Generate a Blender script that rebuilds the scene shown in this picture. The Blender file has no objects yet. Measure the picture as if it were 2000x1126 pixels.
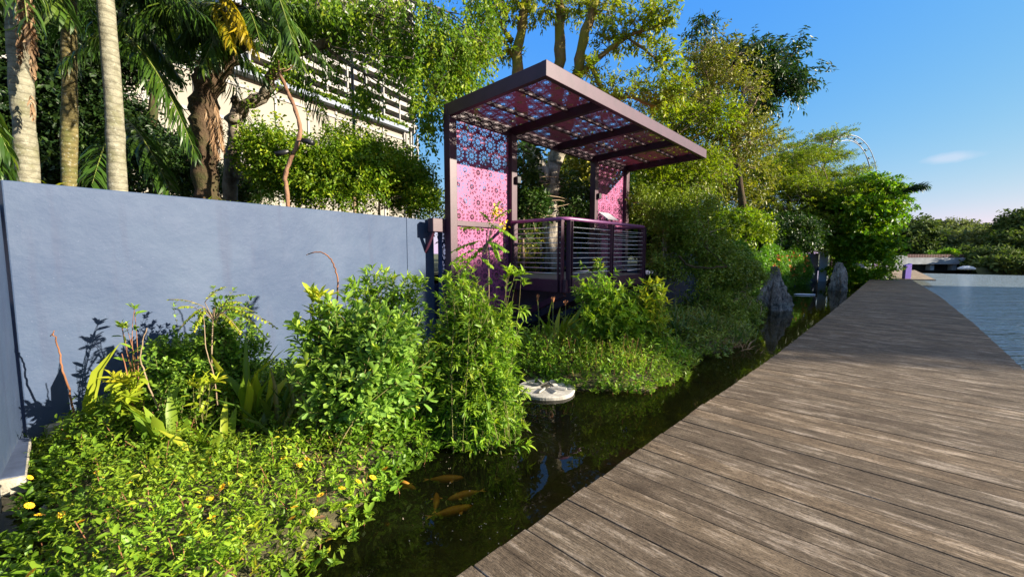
import bpy, math, random
import numpy as np
from mathutils import Vector, Matrix, Quaternion
SC = bpy.context.scene
COL = SC.collection
R = math.radians

# ------------------------------------------------------------------ camera
PITCH = math.atan(68 / 800.0)
CZ = 1.6
cam_d = bpy.data.cameras.new('camera'); cam = bpy.data.objects.new('camera', cam_d); COL.objects.link(cam)
cam_d.sensor_width = 36; cam_d.lens = 36 * 800 / 2000.0
cam_d.clip_start = .05; cam_d.clip_end = 4000
cam.location = (0, 0, CZ); cam.rotation_euler = (R(90) - PITCH, 0, 0)
SC.camera = cam

# ------------------------------------------------------------------ sky, sun, exposure
SUN_EL = R(18.5)
SUN_H = (.963, -.268)
world = bpy.data.worlds.new('World'); SC.world = world; world.use_nodes = True
wn = world.node_tree.nodes; wl = world.node_tree.links
for n in list(wn): wn.remove(n)
w_out = wn.new('ShaderNodeOutputWorld'); w_bg = wn.new('ShaderNodeBackground')
w_sky = wn.new('ShaderNodeTexSky'); w_sky.sky_type = 'NISHITA'; w_sky.sun_disc = False
w_sky.sun_elevation = SUN_EL; w_sky.sun_rotation = math.atan2(SUN_H[0], SUN_H[1])
w_sky.air_density = 1.1; w_sky.dust_density = .15; w_sky.ozone_density = 4.0

# grade the sky channel by channel: deep blue overhead, pale lavender at the horizon
w_sep = wn.new('ShaderNodeSeparateColor'); w_cmb = wn.new('ShaderNodeCombineColor'); wl.new(w_sky.outputs[0], w_sep.inputs[0])
for i_, (g_, a_, hi_) in enumerate(((1.25, .275, 9.), (.56, .648, 7.), (-.149, 2.55, 2.55))):
    p_ = wn.new('ShaderNodeMath'); p_.operation = 'POWER'; p_.inputs[1].default_value = g_; wl.new(w_sep.outputs[i_], p_.inputs[0])
    q_ = wn.new('ShaderNodeMath'); q_.operation = 'MULTIPLY'; q_.inputs[1].default_value = a_; wl.new(p_.outputs[0], q_.inputs[0])
    r_ = wn.new('ShaderNodeMath'); r_.operation = 'MINIMUM'; r_.inputs[1].default_value = hi_; wl.new(q_.outputs[0], r_.inputs[0]); wl.new(r_.outputs[0], w_cmb.inputs[i_])
# a faint wisp of cloud low on the right
w_tc = wn.new('ShaderNodeTexCoord'); w_sub = wn.new('ShaderNodeVectorMath'); w_sub.operation = 'SUBTRACT'; w_sub.inputs[1].default_value = (.712, .682, .155)
w_sc = wn.new('ShaderNodeVectorMath'); w_sc.operation = 'MULTIPLY'; w_sc.inputs[1].default_value = (24, 24, 120); w_len = wn.new('ShaderNodeVectorMath'); w_len.operation = 'LENGTH'
w_n = wn.new('ShaderNodeTexNoise'); w_n.inputs['Scale'].default_value = 26; w_n.inputs['Detail'].default_value = 5
w_a = wn.new('ShaderNodeMath'); w_a.operation = 'MULTIPLY_ADD'; w_a.inputs[1].default_value = 1.6; w_r = wn.new('ShaderNodeMapRange'); w_r.inputs[1].default_value = 1.9; w_r.inputs[2].default_value = 1.0; w_r.inputs[4].default_value = .38
w_mx = wn.new('ShaderNodeMix'); w_mx.data_type = 'RGBA'; w_mx.inputs[7].default_value = (2.0, 1.95, 2.2, 1)
wl.new(w_tc.outputs['Generated'], w_sub.inputs[0]); wl.new(w_sub.outputs[0], w_sc.inputs[0]); wl.new(w_sc.outputs[0], w_len.inputs[0]); wl.new(w_tc.outputs['Generated'], w_n.inputs['Vector'])
wl.new(w_n.outputs['Fac'], w_a.inputs[0]); wl.new(w_len.outputs['Value'], w_a.inputs[2]); wl.new(w_a.outputs[0], w_r.inputs[0]); wl.new(w_r.outputs[0], w_mx.inputs[0])
wl.new(w_cmb.outputs[0], w_mx.inputs[6])
# pale brightening added overhead, out of view, to lift the shadows
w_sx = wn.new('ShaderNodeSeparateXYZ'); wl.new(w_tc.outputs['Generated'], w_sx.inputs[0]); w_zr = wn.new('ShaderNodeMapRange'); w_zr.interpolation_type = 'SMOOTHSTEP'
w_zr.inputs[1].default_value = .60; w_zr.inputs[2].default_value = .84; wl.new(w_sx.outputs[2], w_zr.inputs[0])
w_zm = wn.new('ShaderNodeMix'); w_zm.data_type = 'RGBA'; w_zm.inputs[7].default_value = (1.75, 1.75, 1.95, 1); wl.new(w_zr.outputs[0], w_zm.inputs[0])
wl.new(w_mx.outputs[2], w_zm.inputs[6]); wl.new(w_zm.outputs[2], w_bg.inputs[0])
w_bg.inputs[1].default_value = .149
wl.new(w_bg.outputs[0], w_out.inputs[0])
sun_d = bpy.data.lights.new('sun', 'SUN'); sun_d.energy = 5.0; sun_d.angle = R(.5); sun_d.color = (1, .89, .71)
sun = bpy.data.objects.new('sun', sun_d); COL.objects.link(sun)
sv = Vector((SUN_H[0] * math.cos(SUN_EL), SUN_H[1] * math.cos(SUN_EL), math.sin(SUN_EL)))
sun.rotation_euler = sv.to_track_quat('Z', 'Y').to_euler(); sun.location = sv * 60
SC.view_settings.view_transform = 'Standard'; SC.view_settings.look = 'None'
SC.view_settings.exposure = 1.6; SC.view_settings.gamma = 1
try:
    SC.cycles.max_bounces = 8; SC.cycles.transparent_max_bounces = 16; SC.cycles.caustics_reflective = False
    SC.cycles.caustics_refractive = False; SC.cycles.use_denoising = True; SC.cycles.sample_clamp_indirect = 6
except Exception: pass

# ------------------------------------------------------------------ helpers: measuring
_c, _s = math.cos(PITCH), math.sin(PITCH)
def ray(px, py):
    x = (px - 1000) / 800.0; u = (563 - py) / 800.0
    return (x, _c + u * _s, -_s + u * _c)
def G(px, py, z=0.0):
    r = ray(px, py); t = (z - CZ) / r[2]; return np.array((r[0] * t, r[1] * t, z))
def Y(px, py, y):
    r = ray(px, py); t = y / r[1]; return np.array((r[0] * t, y, CZ + r[2] * t))
rng = np.random.default_rng(7)
def seed(k):
    global rng
    rng = np.random.default_rng(k)
def nrm(a):
    a = np.asarray(a, float); return a / np.maximum(np.linalg.norm(a, axis=-1, keepdims=True), 1e-9)
def rvec(n): return nrm(rng.normal(size=(n, 3)))

# ------------------------------------------------------------------ helpers: mesh
class MB:
    def __init__(s): s.v = []; s.f = []; s.n = 0; s.r = []
    def add(s, v, f, rnd=None):
        v = np.asarray(v, float).reshape(-1, 3)
        for q in f: s.f.append([i + s.n for i in q])
        s.v.append(v); s.n += len(v)
        s.r.append(np.full(len(v), rng.random() if rnd is None else rnd))
    def box(s, c, d, ax=None, rnd=None):
        c = np.asarray(c, float); hx, hy, hz = [q / 2.0 for q in d]
        p = np.array([(x, y, z) for z in (-hz, hz) for y in (-hy, hy) for x in (-hx, hx)])
        if ax is not None: p = p @ np.asarray(ax, float)
        s.add(p + c, [(0, 2, 3, 1), (4, 5, 7, 6), (0, 1, 5, 4), (2, 6, 7, 3), (0, 4, 6, 2), (1, 3, 7, 5)], rnd)
    def bar(s, a, b, w, h, up=(0, 0, 1)):
        a = np.asarray(a, float); b = np.asarray(b, float); d = b - a; L = np.linalg.norm(d); x = d / L
        u = np.asarray(up, float); y = np.cross(u, x)
        if np.linalg.norm(y) < 1e-6: y = np.cross((1, 0, 0), x)
        y /= np.linalg.norm(y); z = np.cross(x, y)
        s.box((a + b) / 2, (L, w, h), [x, y, z])
    def tube(s, pts, rad, k=8, cap=True, rnd=None):
        pts = np.asarray(pts, float); n = len(pts)
        rad = np.broadcast_to(np.asarray(rad, float), (n,))
        t = nrm(np.gradient(pts, axis=0)); ref = np.array((0, 0, 1.)) if abs(t[0][2]) < .9 else np.array((1., 0, 0))
        u = nrm(np.cross(t[0], ref)); vs = []
        an = np.linspace(0, 2 * math.pi, k, endpoint=False)
        for i in range(n):
            u = nrm(u - t[i] * np.dot(u, t[i])); w = np.cross(t[i], u)
            vs.append(pts[i] + rad[i] * (np.cos(an)[:, None] * u + np.sin(an)[:, None] * w))
        f = []
        for i in range(n - 1):
            for j in range(k):
                j2 = (j + 1) % k; f.append((i * k + j, i * k + j2, (i + 1) * k + j2, (i + 1) * k + j))
        if cap: f.append(tuple(range(k))[::-1]); f.append(tuple((n - 1) * k + j for j in range(k)))
        s.add(np.concatenate(vs), f, rnd)
    def build(s, name, mat, parent=None, smooth=False, bevel=0):
        v = np.concatenate(s.v) if s.v else np.zeros((0, 3))
        off = np.array(parent['_o']) if parent is not None and '_o' in parent.keys() else None
        if off is not None: v = v - off
        me = bpy.data.meshes.new(name); me.from_pydata(v.tolist(), [], s.f); me.update()
        at = me.attributes.new('rnd', 'FLOAT', 'POINT'); at.data.foreach_set('value', np.concatenate(s.r).astype(np.float32))
        if smooth: me.polygons.foreach_set('use_smooth', [True] * len(me.polygons))
        return link(name, me, mat, parent, bevel)
def link(name, me, mat, parent=None, bevel=0):
    if mat: me.materials.append(mat)
    o = bpy.data.objects.new(name, me); COL.objects.link(o)
    if parent is not None:
        o.parent = parent
        if '_o' in parent.keys(): o['_o'] = list(parent['_o'])
    if bevel:
        m = o.modifiers.new('bevel', 'BEVEL'); m.width = bevel; m.segments = 2; m.limit_method = 'ANGLE'
    return o
def tag(o, label=None, cat=None, group=None, kind=None):
    if label: o['label'] = label
    if cat: o['category'] = cat
    if group: o['group'] = group
    if kind: o['kind'] = kind
    return o
def empty(name, loc, label, cat, group=None):
    o = bpy.data.objects.new(name, None); COL.objects.link(o); o.location = tuple(loc)
    o.empty_display_size = .1; o['_o'] = [float(q) for q in loc]
    return tag(o, label, cat, group)
def settle(o):
    """moves a lone mesh's origin to the middle of its base"""
    me = o.data; n = len(me.vertices); v = np.zeros(n * 3, np.float32); me.vertices.foreach_get('co', v); v = v.reshape(-1, 3)
    c = np.array(((v[:, 0].min() + v[:, 0].max()) / 2, (v[:, 1].min() + v[:, 1].max()) / 2, v[:, 2].min()))
    me.vertices.foreach_set('co', (v - c).astype(np.float32).ravel()); me.update(); o.location = c; return o
def copy_tree(o, parent=None):
    c = o.copy(); COL.objects.link(c)
    if parent is not None: c.parent = parent
    for ch in list(o.children): copy_tree(ch, c)
    return c

# leaf templates: vertices (along, across, height), faces
T_OVAL = (np.array([(0, 0, 0), (.52, 0, -.03), (1, 0, -.12), (.3, .42, .07), (.75, .36, .0), (.3, -.42, .07), (.75, -.36, .0)]),
          [(0, 1, 4, 3), (0, 5, 6, 1), (1, 2, 4), (1, 6, 2)])
T_OBOV = (np.array([(0, 0, 0), (.6, 0, -.02), (1, 0, -.08), (.4, .3, .06), (.82, .46, .03), (.4, -.3, .06), (.82, -.46, .03)]),
          [(0, 1, 4, 3), (0, 5, 6, 1), (1, 2, 4), (1, 6, 2)])
T_SIMP = (np.array([(0, 0, 0), (.5, .5, .1), (1, 0, -.1), (.45, -.5, .1)]), [(0, 2, 1), (0, 3, 2)])
T_LANCE = (np.array([(0, 0, 0), (.45, 0, .0), (1, 0, -.25), (.25, .42, .08), (.65, .34, -.04), (.25, -.42, .08), (.65, -.34, -.04)]),
           [(0, 1, 4, 3), (0, 5, 6, 1), (1, 2, 4), (1, 6, 2)])
T_BLADE = (np.array([(0, .3, 0), (0, -.3, 0), (.35, .5, .06), (.35, -.5, .06), (.7, .4, -.02), (.7, -.4, -.02), (1, 0, -.22)]),
           [(0, 1, 3, 2), (2, 3, 5, 4), (4, 5, 6)])
T_STRAP = (np.array([(0, .25, 0), (0, 0, -.01), (0, -.25, 0), (.3, .5, .05), (.3, 0, .02), (.3, -.5, .05), (.65, .45, .0), (.65, 0, -.03), (.65, -.45, .0), (1, 0, -.2)]),
           [(0, 1, 4, 3), (1, 2, 5, 4), (3, 4, 7, 6), (4, 5, 8, 7), (6, 7, 9), (7, 8, 9)])
class Leaves:
    def __init__(s): s.v = []; s.lv = []; s.ls = []; s.r = []; s.n = 0
    def add(s, P, D, N, L, W, tm, rnd=None):
        P = np.asarray(P, float); n = len(P)
        if n == 0: return
        D = nrm(D); S = nrm(np.cross(N, D)); N = np.cross(D, S)
        L = np.broadcast_to(np.asarray(L, float), (n,)); W = np.broadcast_to(np.asarray(W, float), (n,))
        tv, tf = tm; k = len(tv)
        V = (P[:, None, :] + (L[:, None] * tv[None, :, 0])[..., None] * D[:, None, :]
             + (W[:, None] * tv[None, :, 1])[..., None] * S[:, None, :] + (L[:, None] * tv[None, :, 2])[..., None] * N[:, None, :])
        s.v.append(V.reshape(-1, 3))
        fl = np.array([i for q in tf for i in q]); fs = np.array([len(q) for q in tf])
        s.lv.append((fl[None, :] + (s.n + np.arange(n) * k)[:, None]).reshape(-1)); s.ls.append(np.tile(fs, n)); s.n += n * k
        r = rng.random(n) if rnd is None else np.broadcast_to(np.asarray(rnd, float), (n,))
        s.r.append(np.repeat(r, k))
    def build(s, name, mat, parent=None, smooth=False):
        v = np.concatenate(s.v)
        if parent is not None and '_o' in parent.keys(): v = v - np.array(parent['_o'])
        lv = np.concatenate(s.lv); ls = np.concatenate(s.ls)
        me = bpy.data.meshes.new(name)
        me.vertices.add(len(v)); me.vertices.foreach_set('co', v.astype(np.float32).ravel())
        me.loops.add(len(lv)); me.loops.foreach_set('vertex_index', lv.astype(np.int32))
        me.polygons.add(len(ls)); st = np.concatenate(([0], np.cumsum(ls)[:-1]))
        me.polygons.foreach_set('loop_start', st.astype(np.int32)); me.polygons.foreach_set('loop_total', ls.astype(np.int32))
        if smooth: me.polygons.foreach_set('use_smooth', np.ones(len(ls), bool))
        me.update(calc_edges=True)
        at = me.attributes.new('rnd', 'FLOAT', 'POINT'); at.data.foreach_set('value', np.concatenate(s.r).astype(np.float32))
        return link(name, me, mat, parent)

def up_normal(D, jit=.5):
    D = nrm(D); n = len(D); up = np.tile((0., 0, 1.), (n, 1)) + rng.normal(size=(n, 3)) * jit
    return nrm(up - D * np.sum(up * D, 1, keepdims=True))
def spray(F, Tp, Td, tl, k, L, W, spread=1.0, droop=0.0, tm=T_SIMP, jit=.5, lo=.1, r0=0, r1=1, var=.25, tip=0.):
    """k leaves along each twig (start Tp, direction Td, length tl)"""
    n = len(Tp); Td = nrm(Td); tl = np.broadcast_to(np.asarray(tl, float), (n,))
    t = lo + (1 - lo) * (np.arange(k)[None, :] + rng.random((n, k)) * .8) / k
    P = Tp[:, None, :] + Td[:, None, :] * (t * tl[:, None])[..., None]
    P[..., 2] -= droop * (t ** 2) * tl[:, None] * .5
    a = (np.arange(k)[None, :] * 2.4 + rng.random((n, 1)) * 6.28 + rng.normal(size=(n, k)) * .4)
    ref = np.tile((0., 0, 1.), (n, 1)); ref[np.abs(Td[:, 2]) > .9] = (1, 0, 0)
    U = nrm(np.cross(Td, ref)); V = np.cross(Td, U)
    D = U[:, None, :] * np.cos(a)[..., None] + V[:, None, :] * np.sin(a)[..., None]
    sp = spread * (1 - tip * t)[..., None]
    D = nrm(D * sp + Td[:, None, :] * (1.15 - .55 * sp)); D[..., 2] -= droop * .6
    P = P.reshape(-1, 3); D = nrm(D.reshape(-1, 3))
    m = len(P); sc = np.clip(1 + rng.normal(size=m) * var, .45, 1.6)
    tr = np.repeat(rng.random(n), k) * .6 + rng.random(m) * .4
    F.add(P, D, up_normal(D, jit), L * sc, W * sc, tm, r0 + (r1 - r0) * tr)
def blob(px, py, rx, ry, y, dy=None):
    """an ellipsoid of foliage seen at pixel (px, py), y metres away; its centre and radii in metres"""
    c = Y(px, py, y); m = y / 800.0
    return (c, np.array((rx * m, dy if dy else (rx + ry) * m * .5, ry * m)))
def in_blobs(bl, n, shell=.55, gate=.35, fs=2.2):
    vol = np.array([np.prod(b[1]) ** .72 for b in bl]); cnt = (n * vol / vol.sum()).astype(int) + 1
    P = []; D = []
    ph = rng.random(9) * 6.28
    for (c, r), m in zip(bl, cnt):
        q = rvec(m * 3); rad = (shell + (1 - shell) * rng.random(m * 3)) ** .8
        rad *= 1 + .16 * np.sin(q[:, 0] * 5 + ph[0]) * np.sin(q[:, 1] * 6 + ph[1]) + .12 * np.sin(q[:, 2] * 9 + q[:, 0] * 7 + ph[2])
        p = c + q * rad[:, None] * r
        g = (np.sin(p[:, 0] * fs + ph[3] + 1.3 * np.sin(p[:, 2] * fs * .7 + ph[4])) * np.sin(p[:, 1] * fs + ph[5]) +
             np.sin(p[:, 2] * fs * 1.3 + ph[6] + p[:, 0] * fs * .5))
        ok = g * .5 > (gate - .5) * 1.0 + rng.normal(size=len(g)) * .18 - .1
        P.append(p[ok][:m]); D.append(q[ok][:m])
    return np.concatenate(P), np.concatenate(D)
def curve(a, b, bend=.2, n=6, up=0.):
    a = np.asarray(a, float); b = np.asarray(b, float); L = np.linalg.norm(b - a)
    m = (a + b) / 2 + rvec(1)[0] * L * bend + np.array((0, 0, up * L))
    t = np.linspace(0, 1, n)[:, None]; return (1 - t) ** 2 * a + 2 * t * (1 - t) * m + t ** 2 * b
def smooth_line(pts, n=4, wob=0.):
    pts = np.asarray(pts, float); out = []
    P = np.vstack([2 * pts[0] - pts[1], pts, 2 * pts[-1] - pts[-2]])
    for i in range(1, len(P) - 2):
        for j in range(n):
            t = j / n; a, b, c, d = P[i - 1], P[i], P[i + 1], P[i + 2]
            out.append(.5 * ((2 * b) + (c - a) * t + (2 * a - 5 * b + 4 * c - d) * t * t + (3 * b - a - 3 * c + d) * t ** 3))
    out.append(pts[-1]); out = np.array(out)
    if wob: out[1:-1] += rng.normal(size=out[1:-1].shape) * wob
    return out

# ------------------------------------------------------------------ helpers: materials
def newmat(name):
    m = bpy.data.materials.new(name); m.use_nodes = True; nt = m.node_tree
    for n in list(nt.nodes): nt.nodes.remove(n)
    return m, nt, nt.nodes, nt.links
def N_(nt, t, **kw):
    n = nt.nodes.new('ShaderNode' + t)
    for k, v in kw.items():
        if hasattr(n, k): setattr(n, k, v)
    return n
def ramp(nt, src, stops, interp='LINEAR'):
    r = nt.nodes.new('ShaderNodeValToRGB'); r.color_ramp.interpolation = interp
    e = r.color_ramp.elements
    while len(e) < len(stops): e.new(.5)
    for i, (p, c) in enumerate(stops):
        e[i].position = p; e[i].color = (c, c, c, 1) if isinstance(c, (int, float)) else (*c, 1)
    nt.links.new(src, r.inputs[0]); return r.outputs[0]
def noise(nt, scale, detail=4, rough=.55, coord='Object', sc=(1, 1, 1), dist=0., rot=(0, 0, 0)):
    tc = nt.nodes.new('ShaderNodeTexCoord'); mp = nt.nodes.new('ShaderNodeMapping'); mp.inputs['Scale'].default_value = sc
    mp.inputs['Rotation'].default_value = rot
    n = nt.nodes.new('ShaderNodeTexNoise'); n.inputs['Scale'].default_value = scale; n.inputs['Detail'].default_value = detail
    n.inputs['Roughness'].default_value = rough; n.inputs['Distortion'].default_value = dist
    nt.links.new(tc.outputs[coord], mp.inputs[0]); nt.links.new(mp.outputs[0], n.inputs['Vector']); return n.outputs['Fac']
def attr(nt, name='rnd'):
    a = nt.nodes.new('ShaderNodeAttribute'); a.attribute_name = name; return a.outputs['Fac']
def mixc(nt, fac, a, b, mode='MIX'):
    m = nt.nodes.new('ShaderNodeMix'); m.data_type = 'RGBA'; m.blend_type = mode
    for sock, val in ((m.inputs[0], fac), (m.inputs[6], a), (m.inputs[7], b)):
        if isinstance(val, (int, float)): sock.default_value = val
        elif isinstance(val, tuple): sock.default_value = (*val, 1)
        else: nt.links.new(val, sock)
    return m.outputs[2]
def mth(nt, op, a, b=None, c=None):
    m = nt.nodes.new('ShaderNodeMath'); m.operation = op
    for i, val in enumerate((a, b, c)):
        if val is None: continue
        if isinstance(val, (int, float)): m.inputs[i].default_value = val
        else: nt.links.new(val, m.inputs[i])
    return m.outputs[0]
def bump(nt, h, strength=.3, dist=.02):
    b = nt.nodes.new('ShaderNodeBump'); b.inputs['Strength'].default_value = strength; b.inputs['Distance'].default_value = dist
    nt.links.new(h, b.inputs['Height']); return b.outputs[0]
def pbr(nt, col, rough=.6, metal=0., normal=None, spec=None):
    p = nt.nodes.new('ShaderNodeBsdfPrincipled'); o = nt.nodes.new('ShaderNodeOutputMaterial')
    if isinstance(col, tuple): p.inputs['Base Color'].default_value = (*col, 1)
    else: nt.links.new(col, p.inputs['Base Color'])
    if isinstance(rough, (int, float)): p.inputs['Roughness'].default_value = rough
    else: nt.links.new(rough, p.inputs['Roughness'])
    p.inputs['Metallic'].default_value = metal
    if spec is not None: p.inputs['Specular IOR Level'].default_value = spec
    if normal is not None: nt.links.new(normal, p.inputs['Normal'])
    nt.links.new(p.outputs[0], o.inputs[0]); return p, o
def leafmat(name, stops, trans=.4, rough=.45, tint=(1.0, 1.15, .5)):
    m, nt, nd, lk = newmat(name)
    c = ramp(nt, attr(nt), stops)
    n = noise(nt, 1.3, 2, .5)
    c2 = mixc(nt, 1.0, c, ramp(nt, n, [(.3, .72), (.7, 1.25)]), 'MULTIPLY')
    p, o = pbr(nt, c2, rough, spec=.35)
    t = nd.new('ShaderNodeBsdfTranslucent'); tc = mixc(nt, 1.0, c2, tint, 'MULTIPLY'); lk.new(tc, t.inputs[0])
    mx = nd.new('ShaderNodeMixShader'); mx.inputs[0].default_value = trans
    lk.new(p.outputs[0], mx.inputs[1]); lk.new(t.outputs[0], mx.inputs[2]); lk.new(mx.outputs[0], o.inputs[0]); return m
def plain(name, col, rough=.5, metal=0., var=.15, scale=6., bmp=.0, spec=None, sc=(1, 1, 1)):
    m, nt, nd, lk = newmat(name); n = noise(nt, scale, 5, .6, sc=sc)
    c = mixc(nt, 1.0, col, ramp(nt, n, [(.3, 1 - var), (.7, 1 + var)]), 'MULTIPLY')
    pbr(nt, c, rough, metal, bump(nt, n, bmp, .02) if bmp else None, spec); return m
def barkmat(name, c1, c2, c3=None, scale=6., bands=0., strength=.7, moss=.55, zsplit=None):
    m, nt, nd, lk = newmat(name)
    n = noise(nt, scale, 8, .65, sc=(1, 1, .35) if not bands else (1, 1, 1.6)); big = noise(nt, 1.7, 4, .6)
    fine = noise(nt, scale * 5, 5, .7)
    c = mixc(nt, ramp(nt, n, [(.36, 0.), (.62, 1.)]), c1, c2)
    if c3: c = mixc(nt, ramp(nt, big, [(moss - .06, 0.), (moss + .08, 1.)]), c, c3)
    if zsplit:
        tz = nd.new('ShaderNodeTexCoord'); sz = nd.new('ShaderNodeSeparateXYZ'); lk.new(tz.outputs['Object'], sz.inputs[0])
        c = mixc(nt, ramp(nt, mth(nt, 'MULTIPLY', mth(nt, 'ADD', sz.outputs[2], n), 1. / zsplit), [(.42, 0.), (.56, 1.)]), mixc(nt, ramp(nt, n, [(.4, 0.), (.6, 1.)]), (.07, .06, .05), (.34, .30, .25)), c)
    h = mth(nt, 'ADD', n, mth(nt, 'MULTIPLY', fine, .4))
    if bands:
        tc = nd.new('ShaderNodeTexCoord'); w = nd.new('ShaderNodeTexWave'); w.bands_direction = 'Z'; w.inputs['Scale'].default_value = bands
        w.inputs['Distortion'].default_value = 2.5; w.inputs['Detail'].default_value = 3; lk.new(tc.outputs['Object'], w.inputs[0])
        c = mixc(nt, mth(nt, 'MULTIPLY', ramp(nt, w.outputs['Fac'], [(.0, 1.), (.16, 0.)]), .45), c, tuple(q * .45 for q in c1))
        sp = noise(nt, 22., 3, .6); c = mixc(nt, ramp(nt, sp, [(.58, 0.), (.66, .6)]), c, (.30, .30, .24))
        h = mth(nt, 'ADD', h, mth(nt, 'MULTIPLY', w.outputs['Fac'], .3))
    pbr(nt, c, .9, 0, bump(nt, h, strength, .04), .15); return m

# leaf colours
YEL, LIM, GRN, DGR = (.30, .27, .015), (.14, .21, .012), (.06, .13, .014), (.022, .06, .012)
M = {}
M['gc_leaf'] = leafmat('ground_cover_leaf', [(0, (0.084, 0.176, .015)), (.45, (0.156, 0.286, .02)), (.85, (0.276, 0.385, .025)), (1, (0.456, 0.396, .03))], 0.4)
M['shrub_big'] = leafmat('large_shrub_leaf', [(0, (0.130, 0.248, .045)), (.5, (0.195, 0.346, .055)), (.85, (0.286, 0.432, .05)), (1, (0.468, 0.518, .04))], 0.38)
M['shrub_mid'] = leafmat('thin_shrub_leaf', [(0, (0.104, 0.213, .022)), (.5, (0.182, 0.325, .025)), (.9, (0.325, 0.426, .03)), (1, (0.468, 0.448, .03))], 0.42)
M['shrub_small'] = leafmat('small_shrub_leaf', [(0, (0.095, 0.202, .03)), (.5, (0.162, 0.302, .035)), (1, (0.297, 0.426, .04))], 0.38)
M['yellow_leaf'] = leafmat('yellow_leaf', [(0, (.20, .30, .02)), (.6, (.38, .46, .03)), (1, (.55, .46, .03))], .4)
M['weep_leaf'] = leafmat('weeping_leaf', [(0, (0.052, 0.132, .012)), (.5, (0.138, 0.242, .014)), (1, (0.345, 0.396, .02))], .45)
M['lime_leaf'] = leafmat('lime_leaf', [(0, (.08, .14, .01)), (.5, (.21, .27, .012)), (1, (.42, .37, .015))], .5)
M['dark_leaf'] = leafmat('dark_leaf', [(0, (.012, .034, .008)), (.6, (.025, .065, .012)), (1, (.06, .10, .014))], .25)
M['olive_leaf'] = leafmat('olive_leaf', [(0, (0.081, 0.110, .015)), (.5, (0.184, 0.198, .02)), (1, (0.380, 0.319, .035))], .35)
M['bush_leaf'] = leafmat('bush_leaf', [(0, (0.057, 0.134, .01)), (.5, (0.138, 0.235, .012)), (1, (0.322, 0.358, .015))], .4)
M['grey_leaf'] = leafmat('grey_green_leaf', [(0, (.09, .14, .015)), (.5, (.18, .25, .025)), (1, (.34, .40, .045))], .25, .35)
M['feather_leaf'] = leafmat('feathery_leaf', [(0, (0.069, 0.123, .01)), (.5, (0.163, 0.224, .014)), (1, (0.338, 0.336, .016))], .45)
M['bright_leaf'] = leafmat('bright_leaf', [(0, (.06, .16, .01)), (.5, (.14, .28, .012)), (1, (.36, .44, .015))], .4)
M['vine_leaf'] = leafmat('vine_leaf', [(0, (.06, .15, .014)), (.6, (.12, .27, .02)), (.93, (.22, .34, .02)), (1, (.5, .14, .05))], .35)
M['far_leaf'] = leafmat('far_leaf', [(0, (.08, .105, .045)), (.5, (.14, .165, .06)), (1, (.22, .235, .08))], .3, .95)  # distance haze put into the colour: leaves paler and greyer
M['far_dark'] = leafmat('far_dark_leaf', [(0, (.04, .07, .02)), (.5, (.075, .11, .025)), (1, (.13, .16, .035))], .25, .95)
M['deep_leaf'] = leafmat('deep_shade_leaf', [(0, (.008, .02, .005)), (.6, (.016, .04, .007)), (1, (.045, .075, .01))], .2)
M['palm_leaf'] = leafmat('palm_leaf', [(0, (.025, .06, .01)), (.6, (.05, .11, .014)), (1, (.13, .18, .015))], .35, .35)
M['palm_yellow'] = leafmat('yellow_palm_leaf', [(0, (.22, .17, .01)), (.5, (.4, .29, .015)), (1, (.2, .24, .015))], .4, .35)
M['dead_leaf'] = leafmat('dead_leaf', [(0, (.16, .09, .045)), (.6, (.32, .2, .11)), (1, (.45, .32, .2))], .25, .8, (1, .8, .6))
M['strap_leaf'] = leafmat('strap_leaf', [(0, (.12, .22, .02)), (.6, (.28, .38, .03)), (1, (.46, .48, .04))], .45)
M['grass_leaf'] = leafmat('grass_leaf', [(0, (.035, .09, .014)), (.6, (.08, .15, .02)), (1, (.22, .2, .05))], .35)
# bark
M['palm_bark'] = barkmat('palm_bark', (.15, .14, .10), (.27, .255, .19), (.13, .13, .06), 7, bands=3.2, strength=.5, moss=.58)
M['palm_bark2'] = barkmat('brown_palm_bark', (.10, .085, .035), (.19, .155, .065), (.09, .10, .03), 7, bands=3.6, strength=.5)
M['dark_bark'] = barkmat('dark_bark', (.03, .02, .012), (.1, .065, .04), (.05, .05, .02), 5, strength=1.)
M['grey_bark'] = barkmat('grey_bark', (.055, .042, .033), (.2, .16, .12), (.26, .22, .17), 6, strength=1.)
M['moss_bark'] = barkmat('mossy_bark', (.10, .07, .03), (.2, .14, .05), (.17, .16, .02), 5, strength=1., moss=.5, zsplit=9.)
M['twig'] = barkmat('twig_bark', (.16, .11, .07), (.32, .24, .16), None, 9, strength=.3)
M['red_twig'] = barkmat('red_twig_bark', (.14, .06, .03), (.28, .13, .07), None, 9, strength=.3)
M['red_bark'] = barkmat('red_bark', (.12, .06, .04), (.28, .16, .1), None, 6, strength=.6)

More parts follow.
